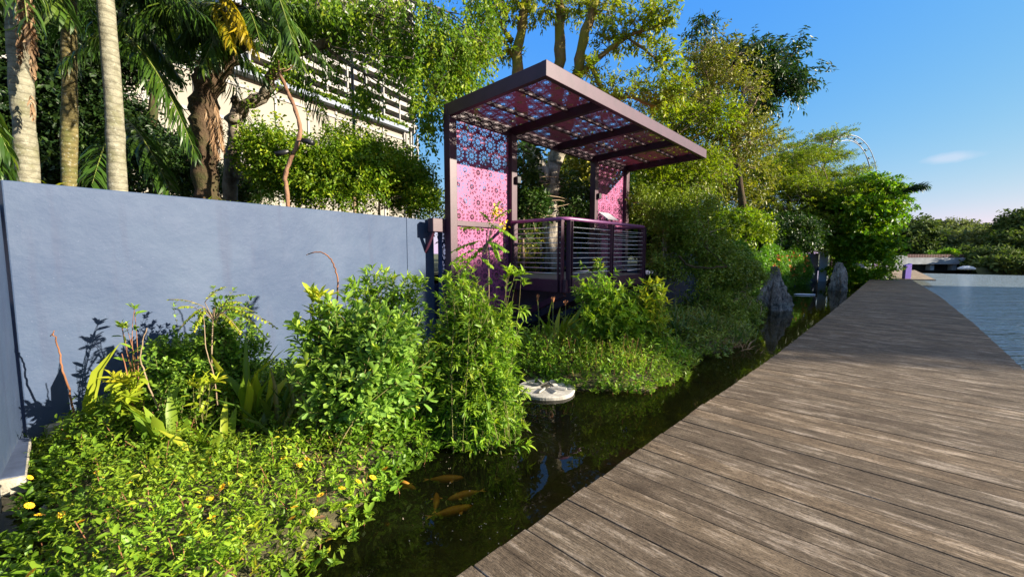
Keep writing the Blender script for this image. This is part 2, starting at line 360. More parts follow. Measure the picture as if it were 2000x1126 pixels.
# ================================================================== THE SETTING
WZ = -.35
A_AX = np.array((.689, .725)); N_AX = np.array((.725, -.689))      # along the boardwalk / across it
M['deck'] = None
def deck_mat(name, tone):
    m, nt, nd, lk = newmat(name)
    rot = (0, 0, math.atan2(.689, -.725))
    tc = nd.new('ShaderNodeTexCoord'); mp = nd.new('ShaderNodeMapping'); mp.vector_type = 'POINT'
    mp.inputs['Rotation'].default_value = (0, 0, math.atan2(.689, .725)); lk.new(tc.outputs['Object'], mp.inputs[0])
    sep = nd.new('ShaderNodeSeparateXYZ'); lk.new(mp.outputs[0], sep.inputs[0])
    rn = attr(nt)
    def grain(sx, sy, scale, det, seedk):
        cb = nd.new('ShaderNodeCombineXYZ'); lk.new(mth(nt, 'MULTIPLY', sep.outputs[0], sx), cb.inputs[0])
        lk.new(mth(nt, 'MULTIPLY', sep.outputs[1], sy), cb.inputs[1]); lk.new(mth(nt, 'MULTIPLY', rn, seedk), cb.inputs[2])
        n = nd.new('ShaderNodeTexNoise'); n.inputs['Scale'].default_value = scale; n.inputs['Detail'].default_value = det
        n.inputs['Roughness'].default_value = .72; lk.new(cb.outputs[0], n.inputs['Vector']); return n.outputs['Fac']
    # x runs across the walk (along a plank), y along the walk
    fine = grain(1.2, 34, 3.0, 5, 37.); mid = grain(1.1, 9, 1.8, 8, 91.); blot = grain(1.6, 2.2, 1.7, 6, 3.); groove = grain(.25, 30, 2.6, 2, 11.)
    speck = grain(9, 18, 5, 5, 5.)
    c = mixc(nt, ramp(nt, mid, [(.34, 0.), (.66, 1.)]), tuple(q * tone for q in (.082, .062, .042)), tuple(q * tone for q in (.20, .157, .110)))
    c = mixc(nt, ramp(nt, mth(nt, 'MULTIPLY', mid, mth(nt, 'ADD', blot, .5)), [(.54, 0.), (.67, .65)]), c, tuple(q * tone for q in (.42, .36, .29)))
    c = mixc(nt, ramp(nt, blot, [(.3, .75), (.5, 0.)]), c, tuple(q * tone for q in (.05, .035, .022)))
    c = mixc(nt, 1., c, ramp(nt, fine, [(.3, .7), (.5, 1.), (.7, 1.18)]), 'MULTIPLY')
    c = mixc(nt, 1., c, ramp(nt, speck, [(.38, .55), (.5, 1.), (.62, 1.16)]), 'MULTIPLY')
    c = mixc(nt, 1., c, ramp(nt, rn, [(0, (.84, .80, .78)), (.5, (1., .98, .97)), (1, (1.16, 1.08, 1.0))]), 'MULTIPLY')
    h = mth(nt, 'ADD', mth(nt, 'MULTIPLY', fine, .7), mth(nt, 'ADD', mth(nt, 'MULTIPLY', groove, .25), mth(nt, 'MULTIPLY', speck, .4)))
    pbr(nt, c, .78, 0, bump(nt, h, .8, .014), .25); return m
M['deck'] = deck_mat('weathered_boards', 1.0)
M['deck_sunlit'] = deck_mat('sunlit_boards', 1.7)
def water_mat(name, tint, trans, rough, waves, strength, ior=1.34):
    m, nt, nd, lk = newmat(name)
    hs = None
    for sc, rot, det, k, dd in waves:
        n = noise(nt, 1.0, det, .55, sc=sc, rot=(0, 0, rot), dist=dd); n = mth(nt, 'MULTIPLY', n, k)
        hs = n if hs is None else mth(nt, 'ADD', hs, n)
    nm = bump(nt, hs, strength, .1)
    g = nd.new('ShaderNodeBsdfGlossy'); g.inputs['Roughness'].default_value = rough; lk.new(nm, g.inputs['Normal'])
    fr = nd.new('ShaderNodeFresnel'); fr.inputs[0].default_value = ior; lk.new(nm, fr.inputs['Normal'])
    b = nd.new('ShaderNodeBsdfDiffuse'); b.inputs[0].default_value = (*tint, 1)
    base = b
    if trans > 0:
        t = nd.new('ShaderNodeBsdfTransparent'); t.inputs[0].default_value = (.76, .77, .44, 1)
        mx = nd.new('ShaderNodeMixShader'); mx.inputs[0].default_value = trans; lk.new(b.outputs[0], mx.inputs[1]); lk.new(t.outputs[0], mx.inputs[2]); base = mx
    o = nd.new('ShaderNodeOutputMaterial'); m2 = nd.new('ShaderNodeMixShader'); lk.new(fr.outputs[0], m2.inputs[0])
    lk.new(base.outputs[0], m2.inputs[1]); lk.new(g.outputs[0], m2.inputs[2]); lk.new(m2.outputs[0], o.inputs[0]); return m
M['pond'] = water_mat('pond_water', (.009, .011, .005), .78, .012, [((2.2, 2.2, 1), 0, 2, .5, 0)], .05)
M['river'] = water_mat('river_water', (.20, .235, .25), 0, .04,
                       [((1.6, 6.5, 1), -.15, 3, 1., .6), ((.5, 1.8, 1), .1, 2, 1.6, .3), ((6, 16, 1), -.3, 2, .2, 0)], .85, 1.7)

# boardwalk edges in walk coordinates: u along, v across
def uv(p): return float(np.dot(p[:2], A_AX)), float(np.dot(p[:2], N_AX))
Lp = [uv(G(*q)) for q in [(910, 1126), (1037, 1027), (1122, 967), (1247, 882), (1340, 810), (1435, 750), (1519, 691), (1620, 613), (1655, 584.5), (1701.6, 543.7)]]
Lp = [(-14., Lp[0][1] - .1)] + Lp
Rp = [uv(G(*q)) for q in [(2000, 723), (1904, 634), (1833, 577), (1776, 544)]]
Rp = [(-14., Rp[0][1] + .25), (0, Rp[0][1] + .1)] + Rp
# smooth the measured left edge a little
lu = np.array([q[0] for q in Lp]); lv = np.array([q[1] for q in Lp]); lv[1:-1] = .25 * lv[:-2] + .5 * lv[1:-1] + .25 * lv[2:]
ru = np.array([q[0] for q in Rp]); rv_ = np.array([q[1] for q in Rp])
U_END = Lp[-1][0]
vL = lambda u: float(np.interp(u, lu, lv)); vR = lambda u: float(np.interp(u, ru, rv_))
def wp(u, v, z=0.): return np.array((u * A_AX[0] + v * N_AX[0], u * A_AX[1] + v * N_AX[1], z))
seed(3)
mb = MB(); u = -13.5; PW = .2
AX3 = [np.array((*N_AX, 0.)), np.array((*A_AX, 0.)), np.array((0, 0, 1.))]
while u < U_END:
    a, b = vL(u) - .015 * rng.random(), vR(u) + .02 * rng.random()
    dz = rng.normal() * .0015
    c = wp(u + PW / 2, (a + b) / 2, -.02 + dz); mb.box(c, (b - a, PW - .006, .04), AX3)
    u += PW
deck = mb.build('boardwalk', M['deck'], bevel=.003); tag(deck, 'weathered grey brown plank boardwalk curving away along the pond', kind='structure')
mb = MB()
for f in (.03, .5, .97):
    us = np.arange(-13.4, U_END, 1.5)
    for i in range(len(us) - 1):
        p = [wp(q, vL(q) + (vR(q) - vL(q)) * f, -.115) for q in (us[i], us[i + 1])]; mb.bar(p[0], p[1], .09, .14)
for q in np.arange(-12, U_END, 3.):
    for f in (.08, .92):
        c = wp(q, vL(q) + (vR(q) - vL(q)) * f); mb.box((c[0], c[1], -.72), (.16, .16, 1.06), AX3)
tag(mb.build('boardwalk_frame', plain('dark_timber', (.03, .026, .022), .8)), 'dark timber joists and piles under the boardwalk', kind='structure')
# the far section, sunlight put into a lighter copy of the boards
mb = MB(); c0, c1 = wp(U_END + .1, 0), 0
for i in range(50):
    u = U_END + .15 + i * .4; v0 = -.4 - i * .012; v1 = 1.55 - i * .012
    mb.box(wp(u + .2, (v0 + v1) / 2, .0), (v1 - v0, .39, .05), AX3)
tag(mb.build('boardwalk_far', M['deck_sunlit']), 'pale sunlit far end of the boardwalk', kind='structure')

# pond bed and banks: one height field with islands raised out of it
isl1 = np.array([G(*q, -.3)[:2] for q in [(95, 935), (62, 1000), (30, 1126), (10, 1300), (480, 1300), (600, 1110), (690, 1010), (790, 915), (860, 865), (985, 850), (1010, 800), (1005, 720), (1000, 670)]] + [(-.6, 8.2), (-3.0, 7.2), (-5.2, 4.3)])
isl2 = np.array([G(*q, -.3)[:2] for q in [(985, 735), (1080, 748), (1180, 762), (1260, 765), (1330, 735), (1350, 695), (1420, 685), (1470, 655), (1480, 625), (1500, 600)]] + [(8.2, 15.6), (6.0, 14.2), (1.2, 8.6), (.2, 7.6)])
def inside(P, poly):
    x, y = P[:, 0], P[:, 1]; r = np.zeros(len(P), bool); n = len(poly)
    for i in range(n):
        x1, y1 = poly[i]; x2, y2 = poly[(i + 1) % n]
        r ^= ((y1 > y) != (y2 > y)) & (x < (x2 - x1) * (y - y1) / (y2 - y1 + 1e-12) + x1)
    return r
def edist(P, poly):
    d = np.full(len(P), 1e9); n = len(poly)
    for i in range(n):
        a, b = poly[i], poly[(i + 1) % n]; ab = b - a; t = np.clip(((P - a) @ ab) / (ab @ ab), 0, 1)
        d = np.minimum(d, np.linalg.norm(P - a - t[:, None] * ab, axis=1))
    return np.where(inside(P, poly), d, -d)
def bank_z(P):
    e = np.maximum(edist(P, isl1), edist(P, isl2)); e = e + .08 * np.sin(P[:, 0] * 5) * np.sin(P[:, 1] * 6.3)
    k = np.clip((e + .35) / .6, 0, 1); k = k * k * (3 - 2 * k)
    return -.85 + k * .58 + .02 * np.sin(P[:, 0] * 11 + P[:, 1] * 3) + np.clip(e, 0, 2) * .035
gx = np.arange(-12, 14.01, .125); gy = np.arange(-3, 20.01, .125); XX, YY = np.meshgrid(gx, gy)
P2 = np.stack([XX.ravel(), YY.ravel()], 1); Z = bank_z(P2)
ny, nx = XX.shape; idx = np.arange(nx * ny).reshape(ny, nx)
F = np.stack([idx[:-1, :-1], idx[:-1, 1:], idx[1:, 1:], idx[1:, :-1]], -1).reshape(-1, 4)
me = bpy.data.meshes.new('pond_bed'); me.from_pydata(np.column_stack([P2, Z]).tolist(), [], F.tolist()); me.polygons.foreach_set('use_smooth', [True] * len(F))
m, nt, nd, lk = newmat('muddy_bank'); n = noise(nt, 5, 8, .7); n2 = noise(nt, 28, 4, .7)
c = mixc(nt, ramp(nt, n, [(.35, 0.), (.65, 1.)]), (.042, .036, .016), (.105, .092, .036)); c = mixc(nt, ramp(nt, n2, [(.55, 0.), (.7, .7)]), c, (.16, .15, .05))
pbr(nt, c, .9, 0, bump(nt, mth(nt, 'ADD', n, n2), .7, .05)); M['mud'] = m
tag(link('pond_bed', me, M['mud']), 'muddy pond bed and island banks', kind='structure')
mb = MB(); mb.add([(-2500, -600, -1.6), (2500, -600, -1.6), (2500, 3500, -1.6), (-2500, 3500, -1.6)], [(0, 1, 2, 3)])
tag(mb.build('ground', M['mud']), 'ground under the water and out to the horizon', kind='structure')
# water: pond left of the walk, river right of it
usp = list(np.arange(-30, 60, 2.))
ctr = lambda u: (vL(u) + vR(u)) / 2 if u < U_END else .55 - .03 * (u - U_END)
line = [wp(q, ctr(q), WZ) for q in usp]
mb = MB(); v = []; f = []
for i, p in enumerate(line):
    v += [p, wp(usp[i], -60, WZ)]
for i in range(len(line) - 1): f.append((2 * i, 2 * i + 2, 2 * i + 3, 2 * i + 1))
mb.add(v, f); tag(mb.build('pond_water', M['pond']), 'still dark pond water', kind='structure')
mb = MB(); v = []; f = []
for i, p in enumerate(line):
    v += [p, wp(usp[i], 400, WZ)]
for i in range(len(line) - 1): f.append((2 * i + 2, 2 * i, 2 * i + 1, 2 * i + 3))
mb.add(v, f); tag(mb.build('river_water', M['river']), 'rippled blue river water reflecting the sky', kind='structure')

# ------------------------------------------------------------------ walls
m, nt, nd, lk = newmat('blue_plaster')
n = noise(nt, .9, 6, .6); n2 = noise(nt, 2.2, 5, .62, sc=(1, 1, 1.1), rot=(.5, .3, .6), dist=.0); n3 = noise(nt, 14, 5, .7)
strk = noise(nt, 3.0, 4, .6, sc=(1.6, 1.6, .14))
c = mixc(nt, ramp(nt, n, [(.3, 0.), (.7, 1.)]), (.030, .052, .108), (.052, .080, .138))
c = mixc(nt, ramp(nt, n2, [(.5, 0.), (.8, .45)]), c, (.072, .096, .160))
c = mixc(nt, ramp(nt, strk, [(.54, 0.), (.72, .38)]), c, (.034, .042, .085))
sepz = nd.new('ShaderNodeSeparateXYZ'); tcz = nd.new('ShaderNodeTexCoord'); lk.new(tcz.outputs['Object'], sepz.inputs[0])
edge = mth(nt, 'ADD', sepz.outputs[2], mth(nt, 'MULTIPLY', noise(nt, 7, 5, .7, sc=(1, 1, .5)), .5))
c = mixc(nt, ramp(nt, edge, [(.12, .85), (.42, 0.)]), c, (.10, .12, .15))
c = mixc(nt, ramp(nt, noise(nt, 60, 2, .5), [(.70, 0.), (.76, .7)]), c, (.1, .12, .2))
pbr(nt, c, .62, 0, bump(nt, mth(nt, 'ADD', mth(nt, 'MULTIPLY', n2, 1.4), mth(nt, 'MULTIPLY', n3, .03)), .2, .05), .3); M['plaster'] = m
M['navy'] = plain('shaded_blue_plaster', (.035, .05, .13), .7, var=.25, scale=4, bmp=.3)  # darker copy of the blue plaster, shadow put into the colour
M['concrete'] = plain('rough_concrete', (.42, .38, .3), .9, var=.35, scale=9, bmp=.8)
TOPZ = 2.32
W0 = np.array((-5.0, 4.08)); W1 = G(847, 430, TOPZ)[:2]
wd = (W1 - W0) / np.linalg.norm(W1 - W0); wn_ = np.array((wd[1], -wd[0]))   # towards the viewer
wall = empty('retaining_wall', (W0[0], W0[1], -.3), 'long pale blue plastered retaining wall behind the flowering bed', 'wall')
mb = MB(); L = np.linalg.norm(W1 - W0); ax = [np.array((*wd, 0)), np.array((*-wn_, 0)), np.array((0, 0, 1.))]
jt = .87
c = W0 + wd * (L * jt / 2) - wn_ * .15; mb.box((c[0], c[1], (TOPZ - .9) / 2), (L * jt, .3, TOPZ + .9), ax)
body = mb.build('wall', M['plaster'], wall, bevel=.012)
mb = MB(); c = W0 + wd * (L * (jt + 1) / 2 + .004) - wn_ * .153; mb.box((c[0], c[1], (TOPZ - .9) / 2 - .003), (L * (1 - jt) - .01, .3, TOPZ + .9), ax)
mb.build('wall', M['plaster'], wall, bevel=.012)
rw = empty('side_wall', (W0[0], W0[1], -.3), 'dark edge of blue wall returning toward the viewer at the left corner', 'wall')
rd = np.array((.70, -.714)); rn_ = np.array((-.714, -.70)); ax2 = [np.array((*rd, 0)), np.array((*rn_, 0)), np.array((0, 0, 1.))]
mb = MB(); c = W0 + rd * 1.6 + rn_ * .16 + wn_ * .0; mb.box((c[0] - .02, c[1], (TOPZ - .9) / 2 - .005), (3.2, .3, TOPZ + .9), ax2); mb.build('wall', M['plaster'], rw)
# plinth
pl = empty('plinth', (*G(30, 900, -.25)[:2], -.5), 'low dark painted ledge with chipped concrete edge at the wall corner', 'plinth')
q = [G(20, 857, -.22), G(61, 856, -.22), G(50, 930, -.22), G(-60, 948, -.22)]
v = [tuple(p) for p in q] + [(p[0], p[1], -.95) for p in q]; mb = MB(); mb.add(v, [(3, 2, 1, 0), (1, 2, 6, 5), (2, 3, 7, 6), (0, 1, 5, 4)]); mb.build('base', M['concrete'], pl)
mb = MB(); v = [(p[0] + d[0], p[1] + d[1], -.212) for p, d in zip(q, [(0, 0), (-.02, 0), (-.03, .02), (0, .02)])]
mb.add(v + [(p[0], p[1], -.225) for p in v], [(3, 2, 1, 0), (1, 2, 6, 5), (2, 3, 7, 6)]); mb.build('painted_top', plain('ledge_paint', (.07, .09, .15), .35, var=.3, scale=5, bmp=.2), pl)
fo = empty('footing', (*(W0 + wd * .3), -.5), 'beige rough concrete footing along the foot of the blue wall', 'footing')
mb = MB(); seed(5)
for i in range(16):
    a = W0 + wd * (.12 + i * .3) + wn_ * .05; b = a + wd * .29
    w = .10 + .03 * rng.random(); mb.box(((a[0] + b[0]) / 2, (a[1] + b[1]) / 2, -.52 + rng.random() * .012), (.297, w, .62), ax)
mb.build('concrete_strip', M['concrete'], fo, bevel=.01)

# land behind the walls, at path level
PA = np.array((-1.11, 6.83)); PX = np.array((.677, .736)); PN = np.array((.736, -.677))
PSC = 1.28                                        # the pavilion stands farther off than its first measuring
def push(o):
    """moves a finished thing out along the sight line, at its true size"""
    o.location = Vector((0, 0, CZ)) + (Vector(o.location) - Vector((0, 0, CZ))) * PSC; o.scale = (PSC,) * 3; return o
def pv(x, y, z=0.): return np.array((PA[0] + PX[0] * x + PN[0] * y, PA[1] + PX[1] * x + PN[1] * y, z))
PAX = [np.array((*PX, 0)), np.array((*-PN, 0)), np.array((0, 0, 1.))]
FZ = 1.16
B0 = W0 - wn_ * .28; B1 = W1 - wn_ * .28
land = [(-60, -10), (B0[0] - .3, B0[1] - .2), tuple(B0), tuple(B1), (-1.0, 10.6), (6.5, 17.6), tuple(pv(9.3, -.3)[:2]), tuple(pv(32, 1.4)[:2]), tuple(pv(60, 4.)[:2]), tuple(pv(64, -2.)[:2]), tuple(pv(66, -70)[:2]), (-260, 300), (-260, -10)]
mb = MB(); mb.add([(x, y, FZ - .06) for x, y in land], [tuple(range(len(land)))])
m, nt, nd, lk = newmat('planted_soil'); n = noise(nt, 3, 6, .65); n2 = noise(nt, 25, 4, .6)
c = mixc(nt, ramp(nt, n, [(.4, 0.), (.6, 1.)]), (.035, .045, .015), (.07, .085, .025)); c = mixc(nt, ramp(nt, n2, [(.5, 0.), (.7, .6)]), c, (.09, .075, .04))
pbr(nt, c, .95, 0, bump(nt, n2, .6, .05)); M['soil'] = m
tag(mb.build('land', M['soil']), 'planted ground behind the retaining wall', kind='structure')
# soil bed retained right behind the blue wall top
mb = MB(); q = [B0 - wd * .5, B1, B1 - wn_ * 3.0, B0 - wn_ * 3.0 - wd * .5]; v = [(p[0], p[1], TOPZ - .22 - (.75 if i > 1 else 0)) for i, p in enumerate(q)]
mb.add(v, [(0, 1, 2, 3)]); tag(mb.build('planting_bed_ground', M['soil']), 'sloping soil bed behind the blue wall', kind='structure')

def wallrun(name, label, x0, x1, y, z0, z1, mat, th=.25, cat='wall'):
    r = empty(name, pv((x0 + x1) / 2, y, z0), label, cat)
    mb = MB(); mb.box(pv((x0 + x1) / 2, y, (z0 + z1) / 2), (x1 - x0, th, z1 - z0), PAX); mb.build('wall', mat, r, bevel=.01); return r
push(wallrun('quay_wall', 'blue wall coloured dark for the shadow under the pavilion deck', -.35, 8.6, -.55, -1.0, FZ - .1, M['navy']))
push(wallrun('planter_wall', 'blue wall coloured dark for shade, seen through the far end of the cable railing', 3.9, 7.6, -1.9, FZ - .1, 2.05, M['navy']))
fw = empty('quay_wall', pv(20, .6, -1.), 'overgrown retaining wall carrying the flowering creeper beyond the shaded shrubs', 'wall')
mb = MB(); mb.bar(pv(9.3, -.25, .3), pv(31.9, 1.6, .3), .25, 2.6); mb.build('wall', M['plaster'], fw, bevel=.01)
ew = empty('end_wall', (*W1, -.9), 'end of the blue wall, coloured dark for shade, turning in beside the pavilion', 'wall')
mb = MB(); e0 = W1 + wd * .06 + wn_ * .12; e1_ = e0 + np.array((.95, 1.5)); mb.bar((*e0, .7), (*e1_, .7), .12, 3.2); mb.build('wall', M['navy'], ew)
wp_ = empty('wall_pier', pv(32.2, 2.0, -.9), 'slim pale blue pier, sunlight put into its paint, ending the creeper covered wall', 'pier')
mb = MB(); mb.box(pv(32.2, 2.0, .45), (.25, .5, 2.6), PAX); mb.build('pier', plain('sunlit_pale_blue_paint', (.74, .8, .92), .6, var=.1), wp_, bevel=.02)  # paint brightened to stand in for sunlight on the pier
mb = MB(); c = W1 + wd * .35 - wn_ * .5

# ================================================================== PAVILION
M['plum'] = plain('plum_paint', (.048, .015, .031), .45, var=.22, scale=5, bmp=.05)
M['pink'] = plain('pink_sheet', (.29, .072, .175), .5, var=.08, scale=3, spec=.25)
M['pink_roof'] = plain('mauve_sheet', (.56, .15, .33), .5, var=.1, scale=3, spec=.25)
M['rail'] = plain('violet_rail', (.22, .07, .19), .35, var=.05)
M['steel'] = plain('steel_cable', (.72, .70, .68), .4, .3, var=.05)
M['floor'] = plain('deck_floor', (.20, .175, .145), .8, var=.25, scale=8, sc=(1, 1, 1))
M['black'] = plain('black_fitting', (.012, .012, .014), .4)
M['glassw'] = plain('lamp_glass', (.55, .6, .65), .15)

def screen(o, ex, ey, W, H, s=.30, ph=(0, 0), close=False):
    """a sheet with a pattern of flowers in hexagons cut out of it: origin o, edge directions ex, ey, size W x H"""
    rs = np.array([0, .06, .17, .32, .39, .49, .59, .69, .745, .845, .90, 1.0]); K = 48
    th = np.linspace(0, 2 * np.pi, K + 1)
    Rin = s / 2
    hexr = Rin / np.cos(((th + np.pi / 6) % (np.pi / 3)) - np.pi / 6)
    solid = np.ones((len(rs) - 1, K), bool); k = np.arange(K)
    solid[1] = (k % 6 < 2); solid[2] = (k % 6 < 1)
    solid[4] = ~((k % 4 == 1)); solid[5] = True
    solid[6] = (k % 4 == 3); 
    solid[8] = (k % 8 == 3) | (k % 8 == 4) | (k % 8 == 0) | (k % 8 == 7)
    if close: rs = np.array([0, .08, .17, .28, .37, .47, .63, .665, .785, .815, .90, 1.0]); solid[8] = (k % 8 < 5); solid[6] = (k % 4 >= 2)
    m = np.clip((rs - .55) / .25, 0, 1)[:, None]
    RR = rs[:, None] * ((1 - m) * Rin + m * hexr[None, :])
    cx = RR * np.cos(th); cy = RR * np.sin(th); n1 = K + 1
    base = np.stack([cx, cy], -1).reshape(-1, 2); F = []
    for i in range(len(rs) - 1):
        for j in range(K):
            if solid[i, j]: F.append((i * n1 + j, i * n1 + j + 1, (i + 1) * n1 + j + 1, (i + 1) * n1 + j))
    F = np.array(F); cen = base[F].mean(1); V = []; FF = []; nn = 0
    rows = int(H / (s * .866)) + 2; cols = int(W / s) + 2
    for r in range(-1, rows):
        for c in range(-1, cols):
            hc = np.array((c * s + (s / 2 if r % 2 else 0) + ph[0], r * s * .866 + ph[1]))
            q = cen + hc; ok = (q[:, 0] > 0) & (q[:, 0] < W) & (q[:, 1] > 0) & (q[:, 1] < H)
            if not ok.any(): continue
            V.append(np.clip(base + hc, (0, 0), (W, H))); FF.append(F[ok] + nn); nn += len(base)
    V = np.concatenate(V); FF = np.concatenate(FF)
    return np.asarray(o) + V[:, :1] * np.asarray(ex) + V[:, 1:] * np.asarray(ey), FF

RZ0, RZ1, RD, RL = 3.99, 4.05, 2.09, 6.17
def rz(y): return RZ0 + (RZ1 - RZ0) * y / RD
PX3 = np.array((*PX, 0.)); PN3 = np.array((*PN, (RZ1 - RZ0) / RD)); PN3 /= np.linalg.norm(PN3)
def make_pavilion(label, signed=True):
    r = empty('pavilion', pv(0, 0, -.6), label, 'pavilion')
    PT = {0: .075, 1: 1.55, 2: 4.50, 3: 6.09}
    for k, x in PT.items():
        mb = MB(); zb = -.9 if k < 2 else FZ - .3
        mb.box(pv(x, .075, (zb + 3.82) / 2), (.15, .15, 3.82 - zb), PAX); p = mb.build('post', M['plum'], r, bevel=.006)
        if k in (1, 2):
            mb = MB(); mb.box(pv(x + .05, .19, 2.98), (.1, .08, .13), PAX)
            sp = mb.build('spotlight', M['black'], p, bevel=.01)
    # roof: perimeter frame, three cross beams, purlins, perforated panels
    def rp(x, y, dz): return pv(x, y, rz(y) + dz)
    for nm, a, b, up in (('fascia', rp(-.002, RD - .03, -.1), rp(RL + .002, RD - .03, -.1), 0), ('fascia', rp(0, .05, -.1), rp(RL, .05, -.1), 0),
                     ('fascia', rp(.04, .1, -.102), rp(.04, RD - .06, -.102), 0), ('fascia', rp(RL - .04, .1, -.102), rp(RL - .04, RD - .06, -.102), 0)):
        mb = MB(); mb.bar(a, b, .08 if nm == 'fascia' else .1, .2); mb.build('fascia', M['plum'], r, bevel=.006)
    for x in (1.55, 3.04, 4.52):
        mb = MB(); mb.bar(rp(x, .09, -.125), rp(x, RD - .07, -.125), .10, .145); mb.build('beam', M['plum'], r, bevel=.005)
    xs = [.08, 1.50, 1.60, 2.99, 3.09, 4.47, 4.57, RL - .08]
    for i in range(4):
        for fy in (.70, 1.37):
            mb = MB(); mb.bar(rp(xs[2 * i], fy, -.075), rp(xs[2 * i + 1], fy, -.075), .05, .05); mb.build('purlin', M['plum'], r)
    ysp = [.09, .70, 1.37, RD - .07]
    for i in range(4):
        for j in range(3):
            W = xs[2 * i + 1] - xs[2 * i] + .06; H = ysp[j + 1] - ysp[j] - .006
            v, f = screen(rp(xs[2 * i] - .03, ysp[j] + .003, -.046), PX3, PN3, W, H, .27, (.1 * i, .07 * j), True)
            mb = MB(); mb.add(v, f.tolist()); mb.build('roof_panel', M['pink_roof'], r)
    # side screens between the posts
    for x0, x1 in ((.15, 1.475), (4.575, 6.015)):
        for z0, z1 in ((.60, 2.07), (2.15, 3.80)):
            mb = MB(); v, f = screen(pv(x0 - .02, .06, z0 - .02), PX3, np.array((0, 0, 1.)), x1 - x0 + .04, z1 - z0 + .04, .30, (.12, .1)); mb.add(v, f.tolist())
            sc = mb.build('screen_panel', M['pink'], r)
        mb = MB()
        mb.bar(pv(x0, .075, 2.11), pv(x1, .075, 2.11), .06, .09); mb.build('cross_bar', M['plum'], r, bevel=.004)
        mb = MB(); mb.bar(pv(x0, .075, .56), pv(x1, .075, .56), .06, .09); mb.build('cross_bar', M['plum'], r, bevel=.004)
    # deck
    mb = MB(); X0, X1, YD = 1.47, 4.50, 1.36
    n = 9
    for i in range(n + 4):
        y0 = -.50 + i * .14
        mb.box(pv((X0 + X1) / 2, y0 + .07, FZ - .015), (X1 - X0 - .1, .132, .03), PAX)
    mb.build('deck_floor', M['floor'], r)
    for a, b in ((pv(X0, YD, FZ - .12), pv(X1, YD, FZ - .12)), (pv(X0 + .04, .16, FZ - .122), pv(X0 + .04, YD - .05, FZ - .122)), (pv(X1 - .04, .16, FZ - .122), pv(X1 - .04, YD - .05, FZ - .122))):
        mb = MB(); mb.bar(a, b, .08, .22); mb.build('edge_beam', M['plum'], r, bevel=.005)
    for x in (1.62, 3.0, 4.4):
        mb = MB(); mb.bar(pv(x, YD - .1, FZ - .26), pv(x, -.35, FZ - 1.05), .09, .11); mb.build('brace', M['plum'], r, bevel=.004)
    # cable railing
    rl = MB(); HZ = 2.19
    def flat(x, y, along, nm='railing_post'):
        mb = MB(); sz = (.012, .09, HZ - .94 - .02) if along else (.09, .012, HZ - .94 - .02)
        for o in (-.035, .035):
            q = pv(x + (o if along else 0), y + (0 if along else o), (HZ + .94 - .02) / 2); mb.box(q, sz, PAX)
        mb.box(pv(x, y, HZ - .035), (.09, .09, .012), PAX)
        return mb.build(nm, M['plum'], r)
    yr = YD + .03
    for x in (X0 + .12, 3.0, X1 - .06): flat(x, yr, True)
    for xx in (X0 + .0, X1 + .02):
        for y in (.22, yr - .10): flat(xx, y, False)
    mb = MB(); mb.tube(smooth_line([pv(X0, .15, HZ), pv(X0, yr - .1, HZ), pv(X0 + .1, yr, HZ), pv(X1 - .08, yr, HZ), pv(X1 + .02, yr - .1, HZ), pv(X1 + .02, .15, HZ)], 1), .032, 10)
    mb.build('handrail', M['rail'], r, smooth=True)
    for i in range(10):
        z = 1.26 + i * .088
        mb = MB(); mb.tube([pv(X0, .15, z), pv(X0, yr - .08, z)], .0065, 5); mb.tube([pv(X0 + .1, yr, z), pv(X1 - .04, yr, z)], .0065, 5); mb.tube([pv(X1 + .02, yr - .08, z), pv(X1 + .02, .15, z)], .0065, 5)
        mb.build('cable', M['steel'], r, smooth=True)
    return r
seed(11)
pav = make_pavilion('large plum steel pavilion with pink flower cut screens, cantilevered roof and cable railing')
push(pav)
# tilted information panel standing on the railing
sg = empty('information_panel', pv(3.0, 1.39, 2.22), 'small tilted grey information panel fixed on the front handrail of the near pavilion', 'sign')
mb = MB(); c = pv(2.98, 1.33, 2.33)
tl = R(35); e1 = PX3; e2 = np.array((PN[0] * math.cos(tl), PN[1] * math.cos(tl), -math.sin(tl))); mb.box(c, (.40, .26, .015), [e1, e2, np.cross(e1, e2)])
mb.build('panel', plain('panel_grey', (.42, .4, .43), .35, var=.2, scale=12), sg, bevel=.003)
for a, k in ((2.9, -1), (3.06, 1)):
    mb = MB(); mb.bar(pv(a, 1.38, 2.21), c + np.array((0, 0, -.03)) + e1 * .08 * k, .025, .02); mb.build('bracket', M['plum'], sg)
push(sg)
# bracket box between the wall end and the pavilion post
bx = empty('steel_bracket', pv(-.12, .02, 1.9), 'dark steel bracket box between the wall end and the first pavilion post', 'bracket')
mb = MB(); mb.box(pv(-.13, -.05, 2.06), (.25, .14, .22), PAX); mb.build('box', M['plum'], bx, bevel=.01)
mb = MB(); mb.bar(pv(-.2, -.05, 1.95), pv(-.2, -.3, 1.6), .05, .05); mb.build('arm', M['plum'], bx, bevel=.004)
push(bx)
# second pavilion of the same kind far along the wall
p2 = copy_tree(pav); p2.scale = (1, 1, 1); q = pv(36.0, 2.0, -.6); p2.location = Vector(q)
tag(p2, 'distant dark pavilion half hidden by the bright round tree beside the creeper wall', 'pavilion')

